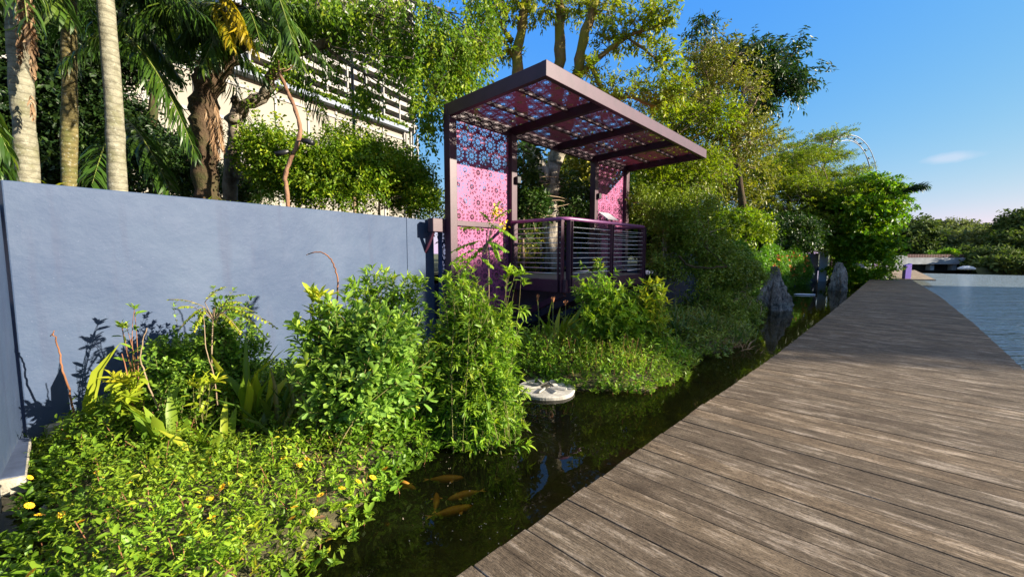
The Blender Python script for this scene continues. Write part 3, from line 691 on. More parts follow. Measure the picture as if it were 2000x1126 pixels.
# ================================================================== STONE DISC, ROCKS, POSTS, FAR BANK
dc = empty('stone_disc', G(1067, 757, WZ), 'round pale stone disc with radial slots lying on the pond', 'fountain stone')
cz = G(1067, 757, -.31)
M['stone'] = plain('pale_stone', (.36, .34, .30), .85, var=.3, scale=7, bmp=.5)
mb = MB(); seed(4); K = 64; RR = .41
an = np.linspace(0, 2 * math.pi, K, endpoint=False)
def ringv(r, z, j=0): return [(cz[0] + (r + j * math.sin(5 * a)) * math.cos(a), cz[1] + (r + j * math.sin(5 * a)) * math.sin(a), z) for a in an]
v = ringv(.06, -.297) + ringv(RR - .015, -.30, .003) + ringv(RR, -.312, .004) + ringv(RR - .004, -.36, .006) + ringv(RR - .08, -.42)
f = []
for i in range(4):
    for j in range(K): f.append((i * K + j, (i + 1) * K + j, (i + 1) * K + (j + 1) % K, i * K + (j + 1) % K))
mb.add(v, f); mb.build('disc', M['stone'], dc, smooth=False)
mb = MB()
for k in range(8):
    a = k * math.pi / 4 + .3; d = np.array((math.cos(a), math.sin(a), 0)); w = np.array((-d[1], d[0], 0)) * .028; t = np.array((0, 0, 1.))
    c0 = np.array((cz[0], cz[1], -.292)); p = c0 + d * .10; q = c0 + d * .30
    mb.add([p - w, p + w, q + w, q - w, p - w * .2 + t * .02, p + w + t * .028, q + w + t * .028, q - w * .2 + t * .012], [(4, 5, 6, 7), (0, 3, 7, 4), (1, 5, 6, 2), (0, 4, 5, 1), (2, 6, 7, 3)])
mb.build('radial_rib', M['stone'], dc)
mb = MB(); mb.tube([(cz[0], cz[1], -.31), (cz[0], cz[1], -.275)], [.07, .06], 14); mb.tube([(cz[0] - .09, cz[1] - .03, -.265), (cz[0] + .03, cz[1] + .02, -.23), (cz[0] + .1, cz[1] - .05, -.27)], [.012, .012, .01], 6); mb.build('nozzle', plain('dull_metal', (.1, .09, .07), .5, .5), dc)

M['rock'] = None
m, nt, nd, lk = newmat('scholar_rock'); n = noise(nt, 2.4, 9, .7, sc=(1, 1, .6), dist=.8); n2 = noise(nt, 9, 8, .75, sc=(1, 1, .4), dist=1.2)
c = mixc(nt, ramp(nt, n, [(.38, 0.), (.6, 1.)]), (.09, .088, .082), (.40, .385, .35)); c = mixc(nt, ramp(nt, n2, [(.40, .8), (.5, 0.)]), c, (.035, .035, .04))
pbr(nt, c, .85, 0, bump(nt, mth(nt, 'ADD', n2, n), 1., .12)); M['rock'] = m
def rock(label, prof, y, zb, thick, sd):
    """a stone whose height profile is given as (x offset, height) columns; thick = depth in metres"""
    seed(sd); c = prof['c']; r = empty('standing_rock', (c[0], c[1], zb), label, 'rock')
    bm = MB(); nz, na = 26, 30; v = []; ridge = .19 * rng.normal(size=na); 
    for i in range(nz):
        t = i / (nz - 1); lo = np.interp(t, prof['t'], prof['lo']); hi = np.interp(t, prof['t'], prof['hi']); mid, hw = (lo + hi) / 2, max((hi - lo) / 2, .02)
        for j in range(na):
            a = 2 * math.pi * j / na
            f = (abs(math.cos(a)) ** 1.0 + abs(math.sin(a)) ** 1.0) ** -.55
            rr = f * (1 + .09 * math.sin(3 * a + 4 * t + sd) + ridge[j] * (1 - .3 * t) + .05 * rng.normal())
            v.append((c[0] + mid + hw * rr * math.cos(a), c[1] + thick * (1 - .65 * t) * rr * math.sin(a), zb + t * prof['h'] + .045 * rng.normal() * (t > .05)))
    f = []
    for i in range(nz - 1):
        for j in range(na): f.append((i * na + j, i * na + (j + 1) % na, (i + 1) * na + (j + 1) % na, (i + 1) * na + j))
    f.append(tuple((nz - 1) * na + j for j in range(na)))
    bm.add(v, f); o = bm.build('stone', M['rock'], r); return r
c = G(1510, 604, WZ); s_ = 14.6 / 800
rock('pointed grey standing rock rising from the dark pond beside the boardwalk',
     dict(c=c, h=1.95, x=[0], t=[0, .25, .45, .62, .8, .93, 1], lo=[-33 * s_, -33 * s_, -31 * s_, -24 * s_, -13 * s_, -8 * s_, -6 * s_], hi=[33 * s_, 34 * s_, 31 * s_, 21 * s_, 12 * s_, 6 * s_, -1 * s_]), 14.5, WZ - .5, .5, 2)
c = G(1639, 567, WZ); s_ = 22 / 800
rock('tall darker rock slab with knobbly top standing farther along the pond',
     dict(c=c, h=1.95, x=[0], t=[0, .3, .6, .8, .9, 1], lo=[-17 * s_, -17 * s_, -15 * s_, -13 * s_, -12 * s_, -9 * s_], hi=[17 * s_, 17 * s_, 15 * s_, 12 * s_, 6 * s_, 0]), 22, WZ - .5, .4, 5)
# purple slanted posts at the end of the walk
M['purple'] = plain('purple_paint', (.12, .06, .38), .45, var=.1)
M['purple2'] = plain('violet_paint', (.42, .22, .55), .5, var=.1)
def post(px, y0, ytop, w, mat, label, dpt=None):
    b = G(px, y0, 0); z = Y(px, ytop, b[1])[2]; r = empty('marker_post', b, label, 'post')
    mb = MB(); x, y = b[0], b[1]; dd = .22
    v = [(x - w / 2, y - dd / 2, -.5), (x + w / 2, y - dd / 2, -.5), (x + w / 2, y + dd / 2, -.5), (x - w / 2, y + dd / 2, -.5)]
    v += [(p[0], p[1], z - (.12 if i in (0, 3) else 0)) for i, p in enumerate(v)]
    mb.add(v, [(3, 2, 1, 0), (4, 5, 6, 7), (0, 1, 5, 4), (1, 2, 6, 5), (2, 3, 7, 6), (3, 0, 4, 7)]); mb.build('post_body', mat, r, bevel=.01)
    mb = MB(); mb.box((x, y - .004, .02), (w + .08, dd + .08, .04)); mb.build('foot_plate', M['plum'], r)
post(1770, 545, 514, .37, M['purple'], 'dark purple post with slanted top at the far right edge of the walk')
post(1708, 530, 511, .42, M['purple2'], 'pale violet post farther away at the left of the sunlit walk')
# floating ring of hose and white ledge on the pond
a, b = G(1551, 574, WZ + .03), G(1592, 575, WZ + .03)
o = MB(); o.tube(smooth_line([a, (a + b) / 2 + np.array((0, .12, 0)), b, (a + b) / 2 - np.array((0, .1, 0)), a], 6), 0.02, 8)
tag(settle(o.build('floating_ring', plain('pale_float', (.6, .68, .8), .5), smooth=True)), 'thin pale ring floating on the pond behind the pointed rock', 'float')
lp = empty('stone_ledge', pv(35.5, 3.0, -.35), 'low pale ledge at the waterline under the distant pavilion', 'ledge')
mb = MB(); mb.box(pv(36.5, 3.0, -.22), (6.0, 1.2, .4), PAX); mb.build('ledge', M['concrete'], lp, bevel=.02)

# barrage wall across the river
br = empty('barrage', (50, 54, WZ), 'long pale concrete barrage wall with red brown railing across the river', 'barrage')
M['pale'] = plain('weathered_grey_concrete', (.27, .285, .30), .85, var=.3, scale=.9, bmp=.2)
def fb(px, y): return Y(px, 500, y)[0]
YB = 54.
x0, x1 = fb(1772, YB), fb(1908, YB)
mb = MB(); mb.box(((x0 + x1) / 2, YB + .6, .62), (x1 - x0, 1.2, .85)); mb.build('parapet', M['pale'], br, bevel=.03)
mb = MB(); mb.box(((x0 + x1) / 2, YB + 1.6, -.3), (x1 - x0, 1.2, 1.1)); mb.build('recess', M['black'], br)
for px in (1776, 1828, 1872, 1905):
    mb = MB(); mb.box((fb(px, YB), YB + .75, -.2), (.5, .8, .8)); mb.build('pier', M['pale'], br)
mb = MB(); M['rust'] = plain('red_brown_paint', (.2, .09, .09), .6)
for z in (1.15, 1.3, 1.45): mb.bar((x0, YB + .3, z), (x1, YB + .3, z), .05, .05)
for x in np.arange(x0, x1, .35): mb.bar((x, YB + .3, 1.04), (x, YB + .3, 1.5), .04, .04, (0, 1, 0))
mb.build('railing', M['rust'], br)
ab = empty('abutment', (fb(1745, 52), 52, WZ), 'plain pale concrete abutment left of the barrage behind the walk', 'wall')
mb = MB(); xa, xb = fb(1690, 52), fb(1773, 52); mb.box(((xa + xb) / 2, 52.6, .3), (xb - xa, 1.2, 2.1)); mb.build('wall', M['pale'], ab, bevel=.04)
# far land
mb = MB(); mb.add([(-400, 53.2, -.1), (fb(1905, YB), 55, -.1), (fb(1905, 50), 50, -.1), (140, 44, -.1), (600, 30, -.1), (2500, 600, .8), (0, 3000, .8), (-400, 600, .8)], [tuple(range(8))])
mb.add([(fb(1905, 50), 50, -.1), (140, 44, -.1), (140, 43.5, -1.), (fb(1905, 50), 49.5, -1.)], [(0, 1, 2, 3)])
tag(mb.build('far_bank', M['soil']), 'green far bank beyond the barrage', kind='structure')
# fountain jet in front of the barrage
seed(8); L_ = Leaves(); c = Y(1888, 521, 50.); c[2] = WZ
fo_ = empty('fountain', c, 'low white foaming fountain bubbling in front of the barrage', 'fountain')
n = 2600; a = rng.random(n) * 6.28; r_ = np.sqrt(rng.random(n)) * .9; h = .42 * np.sqrt(np.clip(1 - (r_ / .95) ** 2, 0, 1)) * rng.random(n) ** .5 + .03 * rng.random(n)
P = np.stack([c[0] + r_ * np.cos(a), c[1] + r_ * .6 * np.sin(a), c[2] + h], 1); L_.add(P, rvec(n), rvec(n), .09, .07, T_SIMP); 
L_.build('foam', plain('foam', (.85, .88, .9), .4, var=.03), fo_)

# ================================================================== DISTANT BUILDINGS AND WHEEL
M['white'] = plain('white_facade', (.27, .26, .25), .7, var=.1, scale=.15)
M['podium'] = plain('cream_podium', (.23, .21, .175), .75, var=.1, scale=.1)
M['dark_glass'] = plain('window_glass', (.20, .19, .17), .5, var=.3, scale=.4)
M['blue_wall'] = plain('blue_grey_wall', (.16, .19, .25), .6, var=.08, scale=.2)
TA = np.array((-43.75, 70.)); TD = np.array((.5, .866)); TN = np.array((.866, -.5)); TAX = [np.array((*TD, 0)), np.array((*-TN, 0)), np.array((0, 0, 1.))]
def tv(t, n, z): return np.array((TA[0] + TD[0] * t + TN[0] * n, TA[1] + TD[1] * t + TN[1] * n, z))
tw = empty('apartment_tower', tv(20, -6, 30), 'white high rise tower with gridded balconies rising above the cream podium', 'building')
T1 = 40.; ZP = 31.
mb = MB(); mb.box(tv(T1 / 2, -8, (ZP + 95) / 2), (T1 - .6, 12, 95 - ZP), TAX); mb.build('wall', M['dark_glass'], tw)
mb = MB(); mb.box(tv(-1.0, -6.5, (ZP + 95) / 2), (2.2, 12.6, 95 - ZP), TAX); mb.build('end_wall', M['blue_wall'], tw)
zz = np.arange(ZP + 1.4, 94, 2.2)
for z in zz:
    mb = MB(); mb.box(tv(T1 / 2 + .1, -.9, z), (T1, 2.2, .4), TAX); mb.box(tv(T1 / 2 + .1, .12, z + .42), (T1, .1, .6), TAX); mb.build('balcony', M['white'], tw)
for t in np.arange(.4, T1 + .1, 4.8):
    mb = MB(); mb.box(tv(t + .2, -.55, (ZP + 95) / 2), (.3, 1.9, 95 - ZP - .02), TAX); mb.build('column', M['white'], tw)
pd = empty('podium_building', tv(0, -6, 0), 'cream windowless podium with planted roof edge below the white tower', 'building')
mb = MB(); mb.box(tv(-3, -9, ZP / 2), (77, 18, ZP), TAX); mb.build('wall', M['podium'], pd)
for t in np.arange(-38, 35, 6.1):
    mb = MB(); mb.box(tv(t, .08, ZP / 2 - .5), (.35, .3, ZP - 1.1), TAX); mb.build('pilaster', M['white'], pd)
for z in (ZP - 8, ZP - 2.2):
    mb = MB(); mb.box(tv(-3, .1, z), (77, .26, .5), TAX); mb.build('cornice', M['white'], pd)
mb = MB(); mb.box(tv(-3, .9, ZP - .2), (77, 1.8, .8), TAX); mb.build('planter', M['blue_wall'], pd)
L_ = Leaves(); n = 9000; t = rng.random(n) * 77 - 41.5; P = TA[None] + TD * t[:, None] + TN * (.9 + .8 * rng.normal(size=(n, 1)) * .6); P = np.column_stack([P, ZP + .2 + np.abs(rng.normal(size=n)) * .45]); L_.add(P, rvec(n), rvec(n), .55, .4, T_SIMP)
L_.build('roof_planting', M['bush_leaf'], pd)
# windowed strip at the right end of the podium
for z in np.arange(8, ZP - 1, 2.2):
    mb = MB(); mb.box(tv(37.6, -.4, z), (4.6, 1.6, .4), TAX); mb.build('balcony', M['white'], pd)
mb = MB(); mb.box(tv(37.8, -3.2, ZP / 2), (4.4, 4.4, ZP - .3), TAX); mb.build('window_strip', M['dark_glass'], pd)
for t in (35.4, 37.6, 39.9):
    mb = MB(); mb.box(tv(t, .3, ZP / 2), (.35, .5, ZP), TAX); mb.build('column', M['white'], pd)
# observation wheel
YW = 690.; wc = Y(1654, 356, YW); RW = 86 * YW / 800
wh = empty('observation_wheel', (wc[0], wc[1], 0), 'giant white observation wheel seen far behind the trees', 'ferris wheel')
M['wheel'] = plain('wheel_white', (.27, .29, .32), .5, var=.05)
yaw = R(24); ex = np.array((math.cos(yaw), math.sin(yaw), 0)); ey = np.array((-math.sin(yaw), math.cos(yaw), 0)); ez = np.array((0, 0, 1.))
RX = RW / math.cos(yaw) * .98
def wheelp(a, r, o): return wc + ex * (r * RX / RW * math.sin(a)) + ez * (r * math.cos(a)) + ey * o
aa = np.linspace(0, 2 * math.pi, 85)
for o in (-4.5, 4.5):
    mb = MB(); mb.tube([wheelp(a, RW, o) for a in aa], .65, 6, cap=False); mb.build('rim', M['wheel'], wh, smooth=True)
mb = MB(); mb.tube([wheelp(a, RW - 7, 0) for a in aa], .6, 6, cap=False); mb.build('rim', M['wheel'], wh, smooth=True)
mb = MB()
for a in aa[::3]:
    mb.bar(wheelp(a, RW, -4.5), wheelp(a, RW, 4.5), .6, .6); mb.bar(wheelp(a, RW, -4.5), wheelp(a, RW - 7, 0), .5, .5); mb.bar(wheelp(a, RW, 4.5), wheelp(a, RW - 7, 0), .5, .5)
    mb.tube([wheelp(a, RW - 7, 0), wc], .05, 4)
mb.build('truss', M['wheel'], wh)
for k in range(28):
    a = 2 * math.pi * k / 28 + .03; p = wheelp(a, RW + 1.5, 2.5)
    mb = MB(); q = [p + ex * d for d in (-3.4, -2.6, 0, 2.6, 3.4)]; mb.tube(q, [.3, 1.3, 1.7, 1.3, .3], 10); mb.build('capsule', plain('capsule_glass', (.06, .16, .18), .6) if k == 0 else bpy.data.materials['capsule_glass'], wh, smooth=True)
mb = MB()
for o in (-14, 14):
    for s2 in (-1, 1): mb.tube([wc + ey * o * .3, np.array((wc[0], wc[1], 0)) + ey * o * 1.6 + ex * 24 * s2], 1.3, 8)
mb.build('leg', M['wheel'], wh)

# ================================================================== OFF-FRAME BUILDING AND TREES THAT SHADE THE WALK
SH = np.array(SUN_H); SHN = np.array((.268, .963))
def off(u, v, z=0.): return np.array((SH[0] * u + SHN[0] * v, SH[1] * u + SHN[1] * v, z))
SAX = [np.array((*SH, 0)), np.array((*SHN, 0)), np.array((0, 0, 1.))]
hb = empty('riverside_block', off(52, 20), 'pale riverside block on the right bank, outside the picture, that shades the walk', 'building')
mb = MB(); mb.box(off(52, 14.7, 8.4), (10, 13.9, 19.8), SAX); mb.build('wall', M['white'], hb)
mb = MB(); mb.box(off(52, 26.3, 6.2), (10, 9.2, 14.8), SAX); mb.build('wall', M['white'], hb)
for z in (2.5, 5.5, 8.5, 11.5, 14.5):
    mb = MB(); mb.box(off(46.97, 14.8, z), (.12, 13, 1.5), SAX); mb.build('window', M['dark_glass'], hb)

mb = MB(); mb.add([tuple(off(38, -30, .3)), tuple(off(90, -30, .3)), tuple(off(90, 40, .3)), tuple(off(40, 40, .3)), tuple(off(38, -30, -1.5)), tuple(off(40, 40, -1.5))], [(0, 1, 2, 3), (0, 3, 5, 4)])
tag(mb.build('right_bank', M['soil']), 'ground of the right bank outside the picture', kind='structure')
# ================================================================== TREES
def tree(name, label, lines, blobs, leaf, bark, ntw, k=8, L=.09, W=.05, tl=.4, limbs=30, lr=.03, spread=1., droop=0., tm=T_SIMP,
         cat='tree', group=None, tdir='out', shell=.5, gate=.35, sd=1, bend=.22, crown='crown', jit=.6, twr=None, lo=.1, fs=2.2, r0=0, r1=1, limb_up=.08, kk=8, base=None, twl=1.):
    """lines: [(points, radius at foot, radius at tip)]; leafy twigs fill the blobs and limbs run out to them"""
    seed(sd); b0 = np.asarray(lines[0][0][0] if lines else blobs[0][0]) if base is None else np.asarray(base, float)
    r = empty(name, b0, label, cat, group); nodes = []; mb = MB()
    for ln_ in lines:
        pts, ra, rb = ln_[:3]
        s = smooth_line(pts, 5, ra * .10); rr = np.linspace(ra, rb, len(s)) * (1 + .10 * rng.normal(size=len(s))); mb.tube(s, rr, kk if ra < .12 else 14)
        if len(ln_) < 4: nodes.append(s)
    P, D = in_blobs(blobs, ntw, shell, gate, fs)
    if lines:
        nd_ = np.concatenate(nodes); skip = nd_[:, 2] > nd_[:, 2].min() + .48 * (nd_[:, 2].max() - nd_[:, 2].min()) if len(nd_) > 6 else np.ones(len(nd_), bool)
        nd_ = nd_[skip]; ends = []
        for i in rng.choice(len(P), min(limbs, len(P)), replace=False):
            d = np.linalg.norm(nd_ - P[i], axis=1) + .8 * np.maximum(nd_[:, 2] - P[i][2], 0); a = nd_[np.argmin(d)]
            c = curve(a, P[i], bend, 7, limb_up); l = np.linalg.norm(P[i] - a); w = lr * (.5 + .25 * l)
            mb.tube(c, np.linspace(min(w, lr * 2), .006 + lr * .1, 7), 5); ends.append(c[2:])
        if twr and ends:
            en = np.concatenate(ends)
            for i in rng.choice(len(P), min(twr, len(P)), replace=False):
                a = en[np.argmin(np.linalg.norm(en - P[i], axis=1))]; mb.tube(curve(a, P[i] + D[i] * tl * .6, .3, 5), np.linspace(.35 * lr, .1 * lr, 5) + .003, 4)
        mb.build('trunk', bark, r, smooth=True)
    F = Leaves()
    if tdir == 'down': T = nrm(D * .35 + np.array((0, 0, -1.)) + rng.normal(size=D.shape) * .2)
    elif tdir == 'flat': T = nrm(D * np.array((1, 1, .25)) + rng.normal(size=D.shape) * np.array((.5, .5, .12)))
    elif tdir == 'up': T = nrm(D * .6 + np.array((0, 0, .9)) + rng.normal(size=D.shape) * .35)
    else: T = nrm(D + rng.normal(size=D.shape) * .55 + np.array((0, 0, .25)))
    spray(F, P, T, tl * (.6 + .8 * rng.random(len(P))), k, L, W, spread, droop, tm, jit, lo, r0, r1)
    F.build(crown, leaf, r); return r
def PX_(pts, y): return [Y(a, b, y) if not hasattr(y, '__len__') else Y(a, b, y[i]) for i, (a, b) in enumerate(pts)]
def foot(px, y, z=FZ - .1):
    x = Y(px, 400, y)[0]; return np.array((x, y, z))

# ---- palms behind the wall
def frond(F, base, tip, sag=.25, n=60, ll=.55, lw=.035, droopl=.5, mbt=None, rr=.02, curl=0.):
    base = np.asarray(base, float); tip = np.asarray(tip, float); Lh = np.linalg.norm(tip - base)
    mid = (base + tip) / 2 + np.array((0, 0, sag * Lh)); t = np.linspace(0, 1, 14)[:, None]
    c = (1 - t) ** 2 * base + 2 * t * (1 - t) * mid + t ** 2 * tip
    if mbt is not None: mbt.tube(c, np.linspace(rr, .004, 14), 5)
    tt = np.linspace(.12, 1, n); pos = np.stack([np.interp(tt, t[:, 0], c[:, i]) for i in range(3)], 1)
    tan = nrm(np.gradient(pos, axis=0)); side = nrm(np.cross(tan, np.tile((0., 0, 1.), (n, 1)) + rng.normal(size=(n, 3)) * .05))
    for s in (-1, 1):
        D = side * s * (1 - .25 * tt[:, None]) + tan * (.35 + .5 * tt[:, None]) + np.array((0, 0, -droopl)) + rng.normal(size=(n, 3)) * .10
        l = ll * (np.sin(np.pi * np.clip(.12 + .8 * tt, 0, 1)) ** .6) * (1 + .12 * rng.normal(size=n))
        F.add(pos, D, up_normal(D, .25), l, lw * (1 + .2 * rng.normal(size=n)), T_BLADE, rng.random() * .5 + rng.random(n) * .5)
def palm(label, pts, y, r0, r1, bark, nf, flen, sd, leaf=None, fronds=(), dead=(), top=None, yellow=(), rough=.04):
    seed(sd); P = PX_(pts, y); f = foot(pts[0][0], y if not hasattr(y, '__len__') else y[0], 1.0); r = empty('palm_tree', f, label, 'palm')
    P = [f] + P
    if top is not None: P.append(np.asarray(top, float))
    mb = MB(); s = smooth_line(P, 8); rr = np.linspace(r0, r1, len(s)) * (1 + rough * rng.normal(size=len(s))); mb.tube(s, rr, 20); mb.build('trunk', bark, r, smooth=True)
    T = s[-1]; F = Leaves(); st = MB()
    for i in range(nf):
        a = i * 2.4 + rng.random() * .5; el = .9 - 1.5 * (i / max(nf, 1)) + .2 * rng.normal()
        e = T + np.array((math.cos(a) * math.cos(el), math.sin(a) * math.cos(el), math.sin(el) * .7 - .45)) * flen
        frond(F, T, e, .3, 70, .6, .026, .7, st)
    for b, e, sg, n, ll, lw, dr in fronds: frond(F, b, e, sg, n, ll, lw, dr, st)
    F.build('fronds', leaf or M['palm_leaf'], r)
    if len(st.v): st.build('frond_stalks', M['strap_stem'], r, smooth=True)
    if dead:
        for b, e, sg, n, ll, lw, dr in dead: F = Leaves(); frond(F, b, e, sg, n, ll, lw, dr); F.build('dead_frond', M['dead_leaf'], r)
    if yellow:
        for b, e, sg, n, ll, lw, dr in yellow: F = Leaves(); frond(F, b, e, sg, n, ll, lw, dr); F.build('yellow_frond', M['palm_yellow'], r)
    return r
M['strap_stem'] = plain('green_stalk', (.14, .17, .03), .5)
Q = lambda px, py, y: Y(px, py, y)
palm('pale mottled palm trunk standing leftmost above the blue wall with a brown dead frond', [(55, 350), (42, 170), (30, 0)], 6.0, .128, .105, M['palm_bark'], 11, 3.0, 21, top=Q(22, -160, 6),
     dead=[(Q(50, -40, 5.8), Q(66, 150, 5.75), .02, 55, .16, .03, 1.2), (Q(40, -60, 5.8), Q(38, 120, 5.8), .0, 40, .14, .03, 1.2), (Q(60, 180, 5.8), Q(66, 235, 5.8), .0, 12, .1, .02, 1.2)],
     fronds=[(Q(-120, 60, 5.2), Q(18, 300, 5.3), .12, 81, .5, .028, .8), (Q(-90, 150, 5.2), Q(5, 330, 5.3), .05, 67, .5, .028, .5), (Q(60, -90, 6), Q(140, 40, 6.0), .1, 30, .5, .06, .8)])
palm('slimmer olive brown palm trunk standing between the two pale mottled palms', [(136, 360), (136, 180), (134, 0)], 7.4, .11, .10, M['palm_bark2'], 11, 3.2, 22, top=Q(134, -170, 7.4))
palm('pale mottled palm trunk third from the left above the blue wall', [(230, 368), (222, 200), (206, 0)], 6.4, .118, .10, M['palm_bark'], 12, 3.2, 23, top=Q(196, -190, 6.4),
     fronds=[(Q(235, 60, 7.6), Q(382, 300, 7.6), .28, 108, .62, .028, .7), (Q(215, 10, 7.8), Q(350, 150, 8.2), .2, 94, .6, .028, .8), (Q(250, -60, 7.8), Q(340, 100, 7.8), .22, 94, .6, .028, .9),
             (Q(240, -40, 7.4), Q(480, 120, 8.6), .25, 108, .7, .028, 1.0), (Q(225, 240, 8.4), Q(180, 360, 7.4), .1, 40, .6, .05, .4), (Q(240, 230, 8.4), Q(335, 380, 8.2), .25, 40, .6, .05, .4)],
     yellow=[(Q(120, -30, 6.6), Q(132, 28, 6.6), .05, 22, .28, .035, .9)])
palm('leaning rough dark palm with yellowing fronds and hanging brown fibre', [(405, 388), (396, 290), (398, 210), (412, 150), (440, 100), (462, 60)], [8.2] * 6, .2, .27, M['dark_bark'], 5, 2.6, 24, rough=.1, top=Q(475, 20, 8.2),
     fronds=[(Q(460, 40, 8.2), Q(395, 130, 7.4), .25, 81, .55, .028, .9), (Q(460, 30, 8.2), Q(590, 120, 7.8), .3, 81, .55, .028, 1.0), (Q(470, 20, 8.2), Q(510, 90, 7.2), .3, 67, .5, .028, 1.0), (Q(520, -60, 8.2), Q(575, 90, 7.2), .1, 50, .4, .045, 1.0),(Q(455, 30, 8.2), Q(340, 90, 8.0), .3, 81, .6, .028, .9)],
     yellow=[(Q(420, 0, 7.6), Q(455, 95, 7.2), .15, 40, .3, .035, 1.0), (Q(440, 20, 7.6), Q(500, 100, 7.2), .2, 40, .35, .035, 1.1), (Q(430, -20, 7.6), Q(480, 60, 7.3), .2, 40, .3, .035, 1.1)],
     dead=[(Q(412, 215, 7.8), Q(424, 300, 7.75), .02, 55, .28, .018, 1.5), (Q(418, 190, 7.8), Q(436, 290, 7.8), .0, 55, .25, .018, 1.6), (Q(400, 200, 7.8), Q(410, 250, 7.8), .0, 30, .2, .016, 1.5)])

# ---- dark mass behind the palms: separate dense trees
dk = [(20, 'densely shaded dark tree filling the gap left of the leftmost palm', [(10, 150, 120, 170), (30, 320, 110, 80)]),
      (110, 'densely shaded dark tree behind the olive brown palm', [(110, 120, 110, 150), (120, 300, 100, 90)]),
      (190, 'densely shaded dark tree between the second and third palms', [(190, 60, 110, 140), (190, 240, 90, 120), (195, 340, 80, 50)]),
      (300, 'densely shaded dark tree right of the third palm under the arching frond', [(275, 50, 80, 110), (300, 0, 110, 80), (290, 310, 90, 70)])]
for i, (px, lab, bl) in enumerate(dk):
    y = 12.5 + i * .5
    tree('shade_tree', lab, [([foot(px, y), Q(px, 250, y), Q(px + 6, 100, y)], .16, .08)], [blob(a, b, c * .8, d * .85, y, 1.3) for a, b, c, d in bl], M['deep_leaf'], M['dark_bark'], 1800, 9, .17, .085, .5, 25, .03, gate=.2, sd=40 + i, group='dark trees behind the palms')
# ---- big weeping tree
tree('weeping_tree', 'large tree with crooked bark limbs and hanging bright oval leaves left of the pavilion',
     [([foot(442, 9.4), Q(452, 330, 9.4), Q(462, 270, 9.3), Q(458, 235, 9.2), Q(476, 208, 9.2), Q(515, 185, 9.2), Q(538, 140, 9.2), Q(566, 110, 9.2), Q(620, 92, 9.2), Q(680, 50, 9.3), Q(800, 0, 9.5)], .17, .07),
      ([Q(450, 330, 9.4), Q(480, 350, 9.3), Q(540, 352, 9.2), Q(598, 345, 9.1), Q(612, 322, 9.1)], .075, .03, 0),
      ([Q(540, 140, 9.2), Q(600, 50, 9.4), Q(650, -40, 9.6)], .12, .06), ([Q(470, 215, 9.2), Q(455, 190, 9.0)], .09, .08)],
     [blob(*q, y, 1.1) for q, y in [((700, 15, 105, 58), 9.5), ((770, 120, 40, 45), 9.5), ((610, 105, 45, 25), 9.2), ((825, 40, 88, 66), 9.6), ((870, 90, 70, 90), 9.6), ((920, 40, 55, 70), 9.5), ((640, 30, 66, 42), 9.2), ((845, 175, 50, 55), 9.5),
      ((560, 20, 70, 50), 9.3), ((705, 150, 28, 30), 9.3), ((940, 10, 40, 60), 9.5), ((895, 150, 42, 50), 9.5), ((842, 215, 22, 40), 9.5)]],
     M['weep_leaf'], M['grey_bark'], 2500, 10, .085, .05, .42, 50, .02, 1.0, .8, T_OBOV, tdir='down', sd=51, gate=.42, shell=.25, twr=300)
# small rust coloured tree with spotlights
tree('slender_tree', 'thin rust brown leaning trunk carrying two spotlights above the wall',
     [([foot(562, 7.5), Q(561, 380, 7.5), Q(557, 345, 7.5), Q(570, 305, 7.5), Q(586, 262, 7.5), Q(577, 215, 7.5), Q(560, 175, 7.7), Q(545, 140, 7.9)], .04, .032)],
     [blob(560, 130, 40, 30, 8.8), blob(520, 200, 30, 20, 8.8)], M['weep_leaf'], M['red_bark'], 30, 7, .08, .05, .3, 8, .012, tm=T_OBOV, sd=52)
for px, py, dx, lab in ((600, 276, 1, 'black spotlight clamped on the upper right of the rust brown trunk'), (552, 298, -1, 'black spotlight clamped on the lower left of the rust brown trunk')):
    c = Q(px, py, 7.4); r = empty('spotlight', c, lab, 'lamp'); mb = MB()
    ax = np.array((dx * .8, -.2, -.25)); mb.tube([c - ax * .12, c - ax * .02, c + ax * .14], [.035, .045, .05], 12); mb.build('housing', M['black'], r, smooth=True)
    mb = MB(); mb.tube([c - ax * .05, c - np.array((dx * .18, 0, 0))], .014, 5); mb.build('bracket', M['black'], r)
# lamp post
r = empty('lamp_post', foot(694, 10.6), 'slim black lamp post rising through the leaves in front of the tower', 'lamp post'); mb = MB()
a = foot(697, 10.6); b = Q(693, 0, 10.6); b = np.array((a[0] - .02, 10.6, 8.4)); mb.tube([a, a + (b - a) * .15, b], [.06, .04, .032], 10); mb.build('pole', M['black'], r, smooth=True)
mb = MB(); mb.tube([b, b + np.array((.7, 0, .12))], .025, 6); mb.box(b + np.array((.95, 0, .13)), (.5, .16, .07)); mb.build('lantern', M['black'], r)

